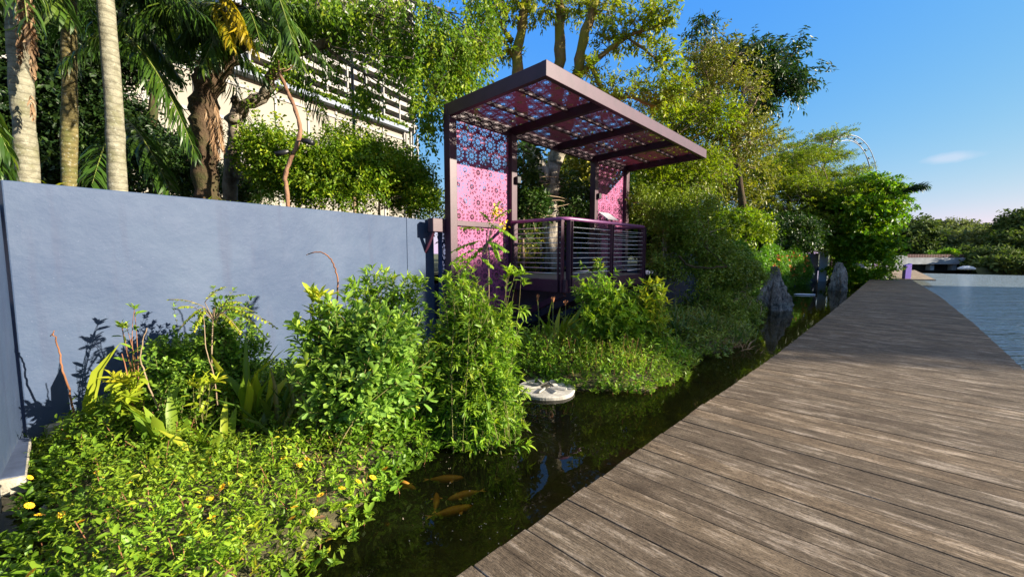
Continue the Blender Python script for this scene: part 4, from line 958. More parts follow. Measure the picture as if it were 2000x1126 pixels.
# ---- bushes behind the wall
def bush(label, bl, leaf, sd, n=1400, name='bush', y=None, k=8, L=.07, W=.04, tl=.3, **kw):
    c = bl[0][0]; b = kw.pop('foot_at', None); b = np.array((c[0], c[1], FZ - .1)) if b is None else b
    ln = [([b, (b * .5 + c * .5), c + np.array((0, 0, bl[0][1][2] * .3))], .05, .02)]
    cat = kw.pop('cat', 'bush'); bark = kw.pop('bark', M['twig']); limbs = kw.pop('limbs', 40)
    return tree(name, label, ln, bl, leaf, bark, n, k, L, W, tl, limbs, .014, cat=cat, sd=sd, **kw)
bush('broad sunlit green bush behind the wall with yellowish top', [blob(580, 315, 92, 72, 8.9, .9), blob(530, 285, 46, 28, 8.9, .5), blob(635, 285, 52, 33, 8.9, .7)], M['bush_leaf'], 61, 2600, gate=.5, shell=.2)
bush('bright rounded bush directly left of the lamp post foot', [blob(690, 325, 70, 70, 8.6, .7), blob(640, 365, 66, 40, 8.4, .6), blob(725, 305, 48, 46, 8.8, .7)], M['bush_leaf'], 62, 2500, gate=.5, shell=.2)
bush('darker bush under the tower corner nearest the pavilion', [blob(800, 370, 45, 52, 9.9, .6), blob(825, 400, 26, 36, 9.8, .5), blob(775, 335, 42, 36, 10.2, .6)], M['bush_leaf'], 63, 2000, gate=.45, shell=.25)
bush('dark low shrub between the third palm and the leaning palm', [blob(300, 345, 60, 45, 9.6, .9), blob(345, 320, 40, 35, 9.8, .7)], M['dark_leaf'], 64, 1800, r0=.4)
bush('dim green shrub behind the leaning palm', [blob(480, 330, 60, 60, 12.5, 1.), blob(430, 360, 60, 40, 12, 1.)], M['dark_leaf'], 65, 2200, r0=.5)
bush('yellow green low shrub with pink blooms behind the middle of the wall', [blob(740, 385, 50, 35, 9.3, .6)], M['lime_leaf'], 66, 420)
# strap-leaved ground cover along the top of the wall
seed(70); F = Leaves(); n = 900; t = rng.random(n) ** .8; t = np.where(rng.random(n) < .35, rng.random(n), .3 + .55 * t)
base2 = W0[None] + wd * (t * L * .98)[:, None] - wn_ * (.42 + rng.random(n)[:, None] * .8)
P = np.column_stack([base2, np.full(n, TOPZ - .25)]); hh = .10 + .22 * rng.random(n) * (.35 + .65 * np.sin(t * 9 + 1) ** 2)
T = nrm(np.column_stack([rng.normal(size=(n, 2)) * .25, np.ones(n)])); spray(F, P, T, hh, 9, .16, .022, .75, .3, T_BLADE, .5)
tag(F.build('low_planting', M['lime_leaf']), 'narrow leaved yellow green planting peeping over the top of the blue wall', kind='stuff')

# ---- tree behind the pavilion
Y3 = 13.0
tree('tall_tree', 'tall mossy multi stemmed tree with yellow green leaf tufts rising behind the pavilion roof',
     [([foot(1075, Y3), Q(1076, 400, Y3), Q(1070, 360, Y3), Q(1046, 310, Y3), Q(1030, 278, Y3), Q(1016, 200, Y3), Q(1010, 120, Y3), Q(1020, 50, Y3), Q(1032, -30, Y3)], .26, .12),
      ([Q(1076, 385, Y3), Q(1083, 330, Y3), Q(1088, 270, Y3), Q(1089, 160, Y3), Q(1095, 60, Y3), Q(1092, -30, Y3)], .24, .13),
      ([Q(1084, 320, Y3), Q(1104, 260, Y3), Q(1122, 170, Y3 - .3), Q(1140, 80, Y3 - .5), Q(1166, -10, Y3 - .5)], .2, .12),
      ([Q(1126, 150, Y3 - .3), Q(1170, 112, Y3 - .6), Q(1225, 72, Y3 - .8), Q(1300, 45, Y3 - 1)], .11, .03),
      ([Q(1150, 120, Y3 - .5), Q(1185, 185, Y3 - 1), Q(1235, 190, Y3 - 1.1), Q(1285, 205, Y3 - 1.2), Q(1330, 168, Y3 - 1.3)], .07, .03),
      ([Q(1225, 72, Y3 - .8), Q(1275, 110, Y3 - 1), Q(1310, 145, Y3)], .045, .02), ([Q(1000, 80, Y3), Q(985, 60, Y3), Q(968, 20, Y3)], .09, .05), ([Q(1012, 130, Y3), Q(990, 90, Y3), Q(960, 40, Y3)], .08, .03)],
     [blob(*q, Y3 + dy, .6) for q, dy in [((1000, 25, 35, 35), 0), ((1060, 10, 40, 30), 0), ((1125, 10, 30, 25), 0), ((1180, 15, 40, 30), -.5), ((1250, 50, 55, 32), -.8), ((1300, 20, 35, 25), -1), ((1190, 90, 35, 25), -.5),
      ((1280, 120, 45, 25), -1), ((1215, 170, 45, 22), -1), ((1290, 185, 45, 28), -1.2), ((1335, 165, 30, 25), -1.2), ((985, 90, 22, 30), 0), ((1150, 140, 22, 25), -.4), ((1180, 205, 35, 20), -.8), ((1330, 15, 18, 14), -1), ((950, 20, 30, 35), 0)]],
     M['lime_leaf'], M['moss_bark'], 1150, 10, .12, .05, .32, 120, .022, .8, .3, T_LANCE, sd=80, gate=.45, shell=.1, twr=260)
# leafy climber hanging between the posts
Yh = 11.6
bush('dark glossy hanging leaves seen between the second and third pavilion posts', [blob(1022, 330, 24, 105, Yh, .6), blob(1040, 400, 30, 60, Yh, .6), blob(1105, 385, 40, 60, 13.6, .8)], M['dark_leaf'], 82, 620, name='leafy_shrub', L=.14, W=.07, tdir='down', r0=.5, tm=T_OBOV, tl=.4)
bush('dark shrub standing right behind the near pink screen', [blob(925, 430, 50, 85, 11.6, .6), blob(965, 460, 30, 70, 12, .6)], M['dark_leaf'], 84, 1500, L=.12, W=.07, r0=.3)
hd = empty('clipped_hedge', foot(1045, 10.6, 1.1), 'clipped box hedge with yellowish top seen through the cable railing', 'hedge'); seed(83); F = Leaves()
c0 = pv(1.9, -1.0, 1.12); n = 2600; q = rng.random((n, 3)) * np.array((2.0, .9, 1.0)); s_ = rng.integers(0, 3, n); q[s_ == 0, 1] = .9; q[s_ == 1, 2] = 1.0; q += rng.normal(size=q.shape) * .03
P = np.array([PA[0], PA[1], 0]) + (1.75 + q[:, :1]) * PX3 + (-1.75 + q[:, 1:2]) * np.array((*PN, 0)) + np.column_stack([np.zeros((n, 2)), 1.1 + q[:, 2]])
D = nrm(rvec(n) + np.array((0, 0, .8))); spray(F, P, D, .1, 4, .05, .03, 1., 0, T_SIMP, .6, .1, 0, 1); F.build('foliage', M['olive_leaf'], hd)
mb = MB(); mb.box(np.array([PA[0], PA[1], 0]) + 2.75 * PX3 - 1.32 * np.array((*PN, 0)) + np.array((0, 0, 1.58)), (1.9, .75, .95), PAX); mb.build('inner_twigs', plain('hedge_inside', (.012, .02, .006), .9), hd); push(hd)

# ---- trees right of the pavilion
tree('bare_twig_tree', 'tangled tree of pale bare twigs and sparse leaves right behind the roof tip',
     [([foot(1362, 17), Q(1358, 420, 17), Q(1350, 350, 17), Q(1320, 260, 17), Q(1310, 180, 17)], .14, .05), ([Q(1352, 360, 17), Q(1380, 290, 17), Q(1385, 180, 17), Q(1370, 110, 17)], .09, .03),
      ([Q(1356, 400, 17), Q(1400, 330, 17), Q(1450, 250, 17.3), Q(1480, 190, 17.5)], .09, .03), ([Q(1384, 400, 17), Q(1382, 340, 17), Q(1420, 300, 17), Q(1500, 260, 17)], .08, .03)],
     [blob(*q, 17, 1.6) for q in [(1320, 230, 70, 80), (1400, 190, 75, 80), (1440, 270, 70, 70), (1340, 320, 80, 60), (1290, 300, 50, 60), (1380, 120, 40, 35)]],
     M['olive_leaf'], M['twig'], 2600, 9, .12, .055, .5, 150, .016, .9, .2, tm=T_LANCE, sd=90, gate=.45, shell=.1, bend=.35, twr=1100)
tree('young_tree', 'lime green leafy tree crown directly behind the right end of the pavilion roof', [([foot(1300, 15.5), Q(1300, 400, 15.5), Q(1290, 300, 15.5)], .1, .04)],
     [blob(*q, 15.5, 1.) for q in [(1250, 300, 60, 50), (1310, 250, 50, 50), (1290, 350, 70, 50), (1370, 330, 50, 40), (1245, 400, 50, 50), (1400, 230, 35, 30), (1340, 400, 60, 40)]], M['lime_leaf'], M['twig'], 2200, 9, .12, .055, .45, 50, .02, .8, .3, T_LANCE, sd=91, shell=.1, r1=.8)
tree('tall_dark_tree', 'tall dark tree with drooping leaf tufts reaching right against the sky',
     [([foot(1455, 21), Q(1450, 400, 21), Q(1430, 250, 21), Q(1440, 170, 21), Q(1480, 130, 21), Q(1545, 110, 21)], .2, .05), ([Q(1436, 230, 21), Q(1490, 200, 21), Q(1560, 165, 21)], .1, .03)],
     [blob(*q, 21, 1.3) for q in [(1410, 115, 55, 28), (1455, 105, 40, 30), (1500, 125, 45, 28), (1545, 112, 28, 30), (1530, 165, 42, 26), (1490, 175, 50, 35), (1572, 158, 16, 10), (1440, 150, 45, 35), (1520, 195, 36, 16), (1380, 150, 35, 40), (1468, 215, 30, 22), (1365, 62, 18, 20)]],
     M['dark_leaf'], M['dark_bark'], 1500, 8, .22, .085, .55, 60, .03, .9, .9, T_LANCE, sd=92, gate=.4, shell=.2, r0=.35, twr=200)
ft = [(29., 93, 'feathery layered tree with flat sprays leaning over the creeper wall', [(1560, 470), (1548, 430), (1500, 380), (1470, 330)], [(1470, 330, 80, 28), (1540, 370, 80, 22), (1430, 370, 90, 36), (1500, 425, 85, 26), (1480, 280, 55, 26), (1400, 300, 50, 30), (1420, 440, 60, 22), (1550, 310, 70, 26)]),
      (32., 94, 'tallest feathery tree reaching up to the observation wheel', [(1575, 480), (1570, 440), (1585, 380), (1620, 300), (1630, 260)], [(1618, 268, 18, 8), (1590, 296, 34, 10), (1550, 316, 60, 18), (1636, 304, 18, 8), (1650, 336, 26, 7), (1610, 345, 56, 14), (1550, 350, 60, 18), (1640, 360, 30, 7), (1580, 275, 18, 5), (1520, 340, 50, 20)]),
      (27.5, 95, 'low spreading feathery tree with sunlit olive sprays above the pointed rock', [(1500, 480), (1510, 450), (1560, 420), (1640, 390)], [(1560, 400, 90, 22), (1630, 380, 70, 22), (1600, 425, 85, 18), (1660, 400, 55, 26), (1672, 368, 40, 14), (1590, 365, 80, 26), (1530, 445, 70, 18), (1620, 450, 60, 14)])]
for y, sd, lab, tr, bl in ft:
    tree('feathery_tree', lab, [([foot(tr[0][0], y)] + PX_(tr, y), .16, .04), ([Q(tr[1][0], tr[1][1], y), Q(tr[1][0] - 60, tr[1][1] - 50, y - .5), Q(tr[1][0] - 130, tr[1][1] - 80, y - 1)], .09, .03),
         ([Q(tr[1][0], tr[1][1], y), Q(tr[1][0] + 30, tr[1][1] - 50, y - .5), Q(tr[1][0] + 70, tr[1][1] - 70, y - 1)], .08, .03)], [blob(*q, y, 2.2) for q in bl], M['feather_leaf'], M['twig'], 3400, 12, .14, .045, .5, 110, .025, .8, .1, T_SIMP, tdir='flat', sd=sd, gate=.42, shell=.1, bend=.2, twr=500, group='feathery trees over the pond')
tree('round_tree', 'dense bright green round tree overhanging the far end of the boardwalk',
     [([np.array((21.0, 27, WZ)), Q(1690, 470, 27), Q(1695, 420, 27)], .22, .08)],
     [blob(*q, 27, 2.2) for q in [(1676, 395, 42, 38), (1682, 366, 24, 18), (1712, 392, 26, 26), (1704, 415, 26, 42), (1666, 445, 50, 46), (1681, 495, 34, 48), (1686, 470, 38, 46), (1641, 415, 44, 30), (1708, 375, 14, 14), (1676, 522, 28, 24), (1676, 545, 24, 16)]],
     M['bright_leaf'], M['dark_bark'], 4200, 9, .20, .11, .38, 60, .03, .9, .2, T_SIMP, sd=97, gate=.22, shell=.45, twr=100, base=(21.0, 27, WZ))
# dangling sprig beyond the round tree
seed(98); r = empty('hanging_sprig', Q(1785, 369, 24), 'single dark needle sprig poking into the sky right of the round tree', 'branch'); F = Leaves(); mb = MB()
c = [Q(1730, 378, 25), Q(1772, 372, 24.5), Q(1806, 363, 24)]; mb.tube(c, .02, 5); mb.build('stem', M['dark_bark'], r)
P = np.array([np.array(c[0]) * (1 - t) + np.array(c[2]) * t for t in np.linspace(.3, 1, 40)]); spray(F, P, np.tile(nrm(c[2] - c[0]), (40, 1)), .15, 7, .3, .05, .9, .4, T_BLADE); F.build('needles', M['dark_leaf'], r)
# middle distance filler trees behind the feathery ones
for i, (px, y, lab, bl) in enumerate([(1270, 24, 'dim green tree seen behind the far pavilion post', [(1250, 400, 60, 60), (1290, 340, 50, 60)]),
        (1400, 26, 'dim green tree behind the reddish trunks of the twig tree', [(1400, 400, 80, 60), (1360, 330, 60, 50), (1450, 350, 60, 50)]),
        (1540, 32, 'shadowed tree behind the creeper wall near the pier', [(1540, 400, 70, 60), (1600, 440, 60, 50), (1510, 340, 50, 40)]),
        (1130, 17, 'olive bush beyond the opening under the pavilion roof', [(1110, 370, 50, 60), (1150, 330, 40, 50), (1060, 400, 50, 50)])]):
    tree('middle_tree', lab, [([foot(px, y), Q(px, 400, y), Q(px, 340, y)], .15, .06)], [blob(*q, y, 1.8) for q in bl], M['olive_leaf'] if i in (1, 3) else M['bush_leaf'], M['dark_bark'], 1000, 8, .2, .1, .6, 30, .03, sd=100 + i, gate=.3)

for i, (px, y, lab, bl) in enumerate([(1260, 19, 'dim hedge shrub seen past the far pavilion post', [(1240, 455, 60, 40), (1300, 450, 60, 45)]),
        (1370, 21, 'dim hedge shrub behind the broad shaded shrub', [(1350, 450, 70, 45), (1430, 455, 70, 40)]), (1480, 25, 'dim hedge shrub above the left end of the creeper wall', [(1470, 455, 60, 40), (1540, 458, 60, 36)]),
        (1590, 31, 'dim hedge shrub above the pier end of the creeper wall', [(1590, 455, 60, 40), (1640, 455, 50, 40)]), (1060, 17, 'dark hedge shrub seen through the cable railing left half', [(1030, 455, 50, 50), (1090, 455, 50, 45)]),
        (1150, 19, 'dark hedge shrub seen through the cable railing right half', [(1140, 450, 50, 45), (1190, 455, 50, 45)]), (1420, 34, 'distant green shrub row behind the reddish trunks', [(1380, 465, 120, 36), (1250, 465, 120, 36), (1500, 460, 90, 36)])]):
    tree('hedge_shrub', lab, [([foot(px, y), Q(px, 450, y)], .06, .03)], [blob(*q, y, 1.3) for q in bl], M['bush_leaf'] if i in (1, 3, 6) else M['dark_leaf'], M['dark_bark'], 1700, 8, .16, .09, .4, 16, .02, sd=120 + i, gate=.15, cat='shrub', r0=.3)

# ---- shaded shrubs and creeper beyond the pavilion
def gb(px, y, z=-.25): return np.array((Y(px, 500, y)[0], y, z))
bush('dense small leaved grey green shrub right of the railing in shade', [blob(1295, 440, 55, 60, 12.9, .8), blob(1312, 500, 55, 60, 12.6, .9), blob(1255, 395, 35, 35, 14.5, .6)], M['grey_leaf'], 110, 1900, L=.075, W=.038, tl=.3, gate=.5, shell=.2, foot_at=gb(1300, 12.6), tdir='up')
bush('broad shaded grey green shrub behind the pointed rock', [blob(1380, 480, 75, 75, 12.8, 1.), blob(1430, 520, 70, 70, 13.4, 1.), blob(1350, 420, 50, 40, 12.8, .8), blob(1400, 570, 70, 40, 12.3, .8)], M['grey_leaf'], 111, 2700, L=.08, W=.04, tl=.32, gate=.5, shell=.2, foot_at=gb(1390, 12.8), tdir='up')
bush('low shaded shrub spilling to the water left of the pointed rock', [blob(1460, 560, 30, 45, 13.4, .6), blob(1430, 600, 45, 28, 11.8, .6), blob(1455, 620, 24, 20, 11.4, .4)], M['grey_leaf'], 112, 1500, L=.055, W=.03, tl=.2, foot_at=gb(1450, 12.4), tdir='up')
cr = empty('flowering_creeper', pv(22, .9, -.3), 'green creeper with a few orange flowers cascading down the retaining wall', 'creeper'); seed(113); F = Leaves(); n = 7000
x = 12. + 15.6 * rng.random(n) ** .9; z = -.25 + 2.25 * rng.random(n) ** .8; th_ = .12 + .5 * np.sin(np.clip((z + .35) / 2.5, 0, 1) * 3.1) * (.6 + .4 * np.sin(x * 2.1))
P = np.array([PA[0], PA[1], 0]) + x[:, None] * PX3 + (th_ * (.75 + .25 * rng.random(n)) + (x - 9.3) * .077 - .25)[:, None] * np.array((*PN, 0)) + np.column_stack([np.zeros((n, 2)), z + .25 * np.sin(x * 1.3)])
spray(F, P, nrm(np.array((*PN, -1.)) + rng.normal(size=(n, 3)) * .4), .3, 7, .09, .06, .9, .6, T_SIMP, .5); F.build('leaves', M['vine_leaf'], cr)
mb = MB()
for i in range(40):
    x0 = 12 + 15.4 * rng.random(); yy = (x0 - 9.3) * .077 - .1; mb.tube(curve(pv(x0, yy + .05, 1.7), pv(x0 + rng.normal() * .4, yy + .3, .0), .15, 6), .012, 4)
mb.build('stems', M['twig'], cr)
# flowering climber blossoms
F = Leaves(); n = 60; x = 19. + 8 * rng.random(n); P = np.array([PA[0], PA[1], 0]) + x[:, None] * PX3 + ((x - 9.3) * .077 + .32)[:, None] * np.array((*PN, 0)) + np.column_stack([np.zeros((n, 2)), .3 + 1.3 * rng.random(n)]); spray(F, P, rvec(n), .1, 5, .12, .09, 1, 0, T_SIMP); M['orange'] = plain('orange_petal', (.75, .22, .05), .6); F.build('blossoms', M['orange'], cr)

# ---- far bank trees
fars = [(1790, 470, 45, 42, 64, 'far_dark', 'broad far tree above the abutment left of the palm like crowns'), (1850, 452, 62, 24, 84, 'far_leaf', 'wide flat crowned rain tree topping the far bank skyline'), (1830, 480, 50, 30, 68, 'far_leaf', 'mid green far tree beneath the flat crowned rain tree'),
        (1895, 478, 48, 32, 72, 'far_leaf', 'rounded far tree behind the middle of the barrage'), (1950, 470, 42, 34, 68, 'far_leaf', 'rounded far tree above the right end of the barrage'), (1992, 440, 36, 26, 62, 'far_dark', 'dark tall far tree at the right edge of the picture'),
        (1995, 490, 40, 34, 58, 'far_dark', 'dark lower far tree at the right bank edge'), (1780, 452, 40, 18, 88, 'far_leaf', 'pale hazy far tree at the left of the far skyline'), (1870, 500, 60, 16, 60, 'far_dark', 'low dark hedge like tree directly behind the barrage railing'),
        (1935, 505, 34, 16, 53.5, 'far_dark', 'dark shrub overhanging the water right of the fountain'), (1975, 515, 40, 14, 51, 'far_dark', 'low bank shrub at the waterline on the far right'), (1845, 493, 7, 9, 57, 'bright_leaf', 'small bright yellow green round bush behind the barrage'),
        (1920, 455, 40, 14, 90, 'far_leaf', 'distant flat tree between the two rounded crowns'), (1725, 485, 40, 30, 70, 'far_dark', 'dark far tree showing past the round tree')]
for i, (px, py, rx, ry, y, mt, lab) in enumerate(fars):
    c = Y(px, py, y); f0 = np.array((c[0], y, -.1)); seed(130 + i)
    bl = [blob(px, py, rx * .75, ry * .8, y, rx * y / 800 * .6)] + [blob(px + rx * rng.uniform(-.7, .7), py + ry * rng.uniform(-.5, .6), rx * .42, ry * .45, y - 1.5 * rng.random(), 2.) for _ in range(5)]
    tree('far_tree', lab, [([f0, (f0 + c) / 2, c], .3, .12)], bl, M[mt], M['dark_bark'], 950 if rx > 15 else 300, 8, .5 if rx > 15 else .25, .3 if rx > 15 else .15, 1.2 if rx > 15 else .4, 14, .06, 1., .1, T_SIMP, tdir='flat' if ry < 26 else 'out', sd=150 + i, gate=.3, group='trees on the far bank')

t0 = off(43.5, 8.2, .3)
tree('riverside_tree', 'loose crowned tree beside the riverside block on the right bank, outside the picture', [([t0, t0 + np.array((0, 0, 6)), t0 + np.array((.2, .1, 13))], .25, .1)],
     [(off(43.5, 7.5, 13.5), np.array((.8, .8, 2.6))), (off(43.5, 7.2, 15.2), np.array((.7, .7, 1.0)))], M['bush_leaf'], M['dark_bark'], 220, 8, .16, .1, .3, 20, .04, sd=180, gate=.4, shell=.1)

# ================================================================== FOREGROUND PLANTING
M['green_stem'] = barkmat('green_stem', (.10, .11, .03), (.2, .17, .07), None, 9, strength=.2)
def stemmed(name, label, base, blobs, leaf, nst, k, Lf, Wf, tm, sd, stem=None, lo=.25, spread=.9, droop=.15, rb=.009, cat='shrub', tipk=6, spreadb=.18, jit=.45, side=3, r0=0, r1=1, gate=.2, group=None, extra=None):
    """a shrub of many stems leaving the foot, each carrying spiralled leaves and a rosette at its tip"""
    seed(sd); base = np.asarray(base, float); r = empty(name, base, label, cat, group); P, D = in_blobs(blobs, nst, .3, gate, 3.5)
    mb = MB(); F = Leaves(); Tp = []; Td = []; Tl = []; tips = []; tdir = []
    for p, d in zip(P, D):
        a = base + np.array((*(rng.normal(size=2) * spreadb), 0)); a[2] = bank_z(a[None, :2])[0]
        q = p.copy(); c = curve(a, q, .10, 9, .0); c[:, :2] = a[:2] + (c[:, :2] - a[:2]) * (np.linspace(0, 1, 9)[:, None] ** .8)
        mb.tube(c, np.linspace(rb, rb * .35, 9), 5)
        for i in range(3, 8):
            Tp.append(c[i]); Td.append(c[i + 1] - c[i]); Tl.append(np.linalg.norm(c[i + 1] - c[i]))
            if side and rng.random() < .55:
                sdv = nrm(rvec(1)[0] + np.array((0, 0, .6))); l = .10 + .16 * rng.random(); Tp.append(c[i]); Td.append(sdv); Tl.append(l); tips.append(c[i] + sdv * l); tdir.append(sdv)
        tips.append(c[-1]); tdir.append(nrm(c[-1] - c[-2]))
    Tp = np.array(Tp); Td = np.array(Td); Tl = np.array(Tl)
    spray(F, Tp, Td, Tl, k, Lf, Wf, spread, droop, tm, jit, 0, r0, r0 + (r1 - r0) * .75)
    tips = np.array(tips); tdir = nrm(np.array(tdir))
    spray(F, tips - tdir * .02, tdir, .035, tipk, Lf * .95, Wf * .9, .75, -.05, tm, jit * .7, 0, r0 + (r1 - r0) * .35, r1)
    if extra: extra(F, tips, tdir)
    mb.build('stems', stem or M['green_stem'], r, smooth=True); F.build('foliage', leaf, r); return r
gz = lambda px, py: G(px, py, -.28)
SB = [
 # big obovate-leaved shrub
 ('large_leaved_shrub', 'big fresh green shrub with broad rounded leaves in the middle of the bed', gz(690, 850),
  [blob(640, 720, 60, 90, 3.9, .38), blob(700, 640, 75, 85, 4.1, .4), blob(770, 690, 70, 100, 3.95, .4), blob(720, 770, 90, 50, 3.75, .35), blob(620, 650, 45, 60, 4.1, .3), blob(800, 620, 40, 50, 4.2, .3), blob(820, 745, 40, 60, 4.0, .3), blob(590, 740, 35, 50, 4.0, .25)], M['shrub_big'], 210, 5, .095, .044, T_OBOV, 201, .007),
 ('thin_leaved_shrub', 'tall airy shrub of narrow bright leaves standing before the pink screen', gz(925, 845),
  [blob(900, 560, 50, 60, 4.6, .35), blob(940, 640, 75, 80, 4.5, .4), blob(900, 730, 60, 70, 4.3, .4), blob(970, 720, 45, 70, 4.3, .35), blob(880, 640, 45, 60, 4.6, .35), blob(930, 765, 60, 40, 4.35, .3), blob(860, 690, 45, 80, 4.4, .3), blob(985, 650, 35, 50, 4.5, .3)], M['shrub_mid'], 300, 6, .078, .026, T_LANCE, 202, .005),
 ('thin_leaved_shrub', 'slender narrow leaved shrub tops against the blue wall behind the big rounded leaf shrub', gz(760, 800),
  [blob(735, 555, 50, 38, 4.7, .3), blob(800, 560, 35, 32, 4.7, .3), blob(690, 570, 25, 30, 4.6, .25)], M['shrub_mid'], 60, 5, .09, .024, T_LANCE, 203, .005),
 ('small_leaved_shrub', 'rounded shrub of small oval leaves casting its shadow on the blue wall', gz(385, 845),
  [blob(400, 660, 90, 75, 4.6, .38), blob(330, 680, 50, 60, 4.6, .3), blob(450, 620, 50, 50, 4.7, .3), blob(400, 590, 50, 30, 4.7, .25), blob(390, 740, 95, 50, 4.5, .35), blob(300, 740, 30, 40, 4.5, .2), blob(480, 690, 50, 60, 4.6, .3), blob(350, 600, 50, 40, 4.7, .25)], M['shrub_small'], 320, 7, .05, .03, T_OVAL, 204, .004),
 ('leafy_shrub', 'bright green bushy shrub in front of the pavilion railing on the second island', gz(1190, 690),
  [blob(1160, 560, 40, 50, 7.0, .4), blob(1210, 590, 60, 50, 6.9, .4), blob(1165, 620, 55, 40, 6.8, .4), blob(1240, 620, 45, 50, 6.9, .35), blob(1275, 590, 30, 50, 7.0, .3)], M['shrub_mid'], 190, 5, .10, .034, T_LANCE, 205, .006)]
for nm, lab, b, bl, lf, ns, k, Lf, Wf, tm, sd, rb in SB: stemmed(nm, lab, b, bl, lf, ns, k, Lf, Wf, tm, sd, rb=rb)
stemmed('yellowing_shrub', 'yellowing shrub with orange tipped leaves at the right end of the pavilion railing', gz(1275, 690), [blob(1280, 570, 28, 35, 6.9, .25), blob(1262, 610, 26, 40, 6.9, .25)], M['yellow_leaf'], 22, 3, .10, .04, T_OVAL, 206, rb=.007)
stemmed('yellow_leaved_plant', 'yellow leaved spindly plant standing left of the big rounded leaf shrub', gz(612, 845), [blob(612, 600, 24, 50, 4.0, .12), blob(640, 610, 16, 30, 4.0, .1)], M['yellow_leaf'], 9, 3, .12, .045, T_OVAL, 207, side=0, spreadb=.04, rb=.006)
stemmed('yellow_leaved_plant', 'short yellow green plant with long pointed leaves left of the strap leaved clump', gz(245, 855), [blob(238, 760, 45, 40, 3.8, .15), blob(225, 730, 25, 20, 3.8, .1)], M['yellow_leaf'], 9, 3, .11, .042, T_OVAL, 208, side=0, spreadb=.08, rb=.006, tipk=7)
stemmed('yellow_leaved_plant', 'small plant with yellow and orange rosettes before the rounded small leaf shrub', gz(400, 870), [blob(395, 750, 32, 14, 3.7, .1)], M['yellow_leaf'], 4, 1, .11, .038, T_OVAL, 209, side=0, spreadb=.03, rb=.005, tipk=8)
stemmed('slender_plant', 'thin reddish stemmed sapling with light green leaf tufts against the blue wall', gz(285, 850), [blob(245, 640, 22, 8, 4.4, .06), blob(255, 600, 16, 8, 4.4, .06)], M['shrub_mid'], 4, 0, .085, .03, T_OVAL, 210, M['red_twig'], side=0, spreadb=.03, rb=.007, tipk=8) if False else None
stemmed('slender_plant', 'thin reddish stemmed sapling with light green leaf tufts against the blue wall', gz(285, 850), [blob(245, 640, 22, 8, 4.4, .06), blob(255, 600, 16, 8, 4.4, .06)], M['shrub_mid'], 4, 1, .085, .03, T_OVAL, 210, M['red_twig'], side=0, spreadb=.03, rb=.007, tipk=8)
stemmed('leafy_shrub', 'low narrow leaved shrub bordering the water left of the stone disc', gz(975, 850), [blob(985, 790, 30, 40, 4.5, .3), blob(920, 820, 50, 28, 4.2, .3)], M['shrub_mid'], 45, 5, .065, .02, T_LANCE, 211, rb=.005)
# feathery compound leaves (pinnate): arching plants
def pinnate(name, label, base, fronds, leaf, sd, n=16, ll=.06, lw=.022, stemr=.008, flowers=None, cat='plant'):
    seed(sd); base = np.asarray(base, float); r = empty(name, base, label, cat); F = Leaves(); mb = MB()
    for a, b, sg in fronds: frond(F, a, b, sg, n, ll, lw, .15, mb, .004)
    joins = np.array([f[0] for f in fronds]); c0 = joins.mean(0); mb.tube(curve(base, c0, .08, 10), np.linspace(stemr * 1.5, stemr * .6, 10), 6)
    for j in joins: mb.tube(curve(c0 * .9 + base * .1, j, .1, 5), stemr * .5, 5)
    mb.build('stems', M['twig'], r, smooth=True); F.build('leaves', leaf, r)
    if flowers:
        F = Leaves()
        for c, s, k in flowers: P = c + rng.normal(size=(k, 3)) * s; F.add(P, rvec(k), rvec(k), .035, .028, T_OVAL)
        F.build('blossoms', M['yellow_petal'], r)
    return r
M['yellow_petal'] = plain('yellow_petal', (.85, .5, .02), .55, var=.1)
fr = []
for px, py, qx, qy in [(400, 600, 330, 585), (400, 600, 352, 640), (420, 600, 470, 590), (430, 600, 500, 610), (440, 605, 540, 640), (430, 610, 470, 650), (400, 590, 440, 560), (400, 605, 380, 645), (450, 600, 520, 660), (380, 600, 350, 600), (440, 590, 480, 575)]:
    fr.append((Q(px, py, 4.15), Q(qx, qy, 4.0 + .2 * rng.random()), .18))
pinnate('feather_leaved_plant', 'yellow green feathery leaved plant arching over the small oval leaf shrub', gz(420, 850), fr, M['yellow_leaf'], 220, 14, .05, .02)
fr = []
for px, py, qx, qy in [(960, 440, 1005, 465), (965, 430, 995, 410), (950, 450, 900, 445), (940, 470, 885, 490), (930, 485, 880, 515), (955, 460, 975, 505), (960, 425, 975, 395), (945, 480, 910, 520), (965, 445, 940, 415), (950, 470, 990, 490), (935, 500, 960, 520)]:
    fr.append((Q(px, py, 4.9), Q(qx, qy, 4.8 + .2 * rng.random()), .12))
pinnate('feather_leaved_plant', 'dark feathery leaved branch with yellow flower spike in front of the pink screen', gz(930, 800), fr, M['shrub_mid'], 221, 9, .085, .035, flowers=[(Q(970, 415, 4.85), .04, 40), (Q(985, 440, 4.85), .03, 16)])
stemmed('slender_plant', 'lone leafy twig tip hanging before the dark opening under the pavilion deck', gz(985, 800), [blob(1000, 535, 22, 14, 4.6, .1)], M['shrub_mid'], 6, 1, .10, .03, T_LANCE, 222, side=1, spreadb=.04, rb=.006, tipk=8, lo=.8)

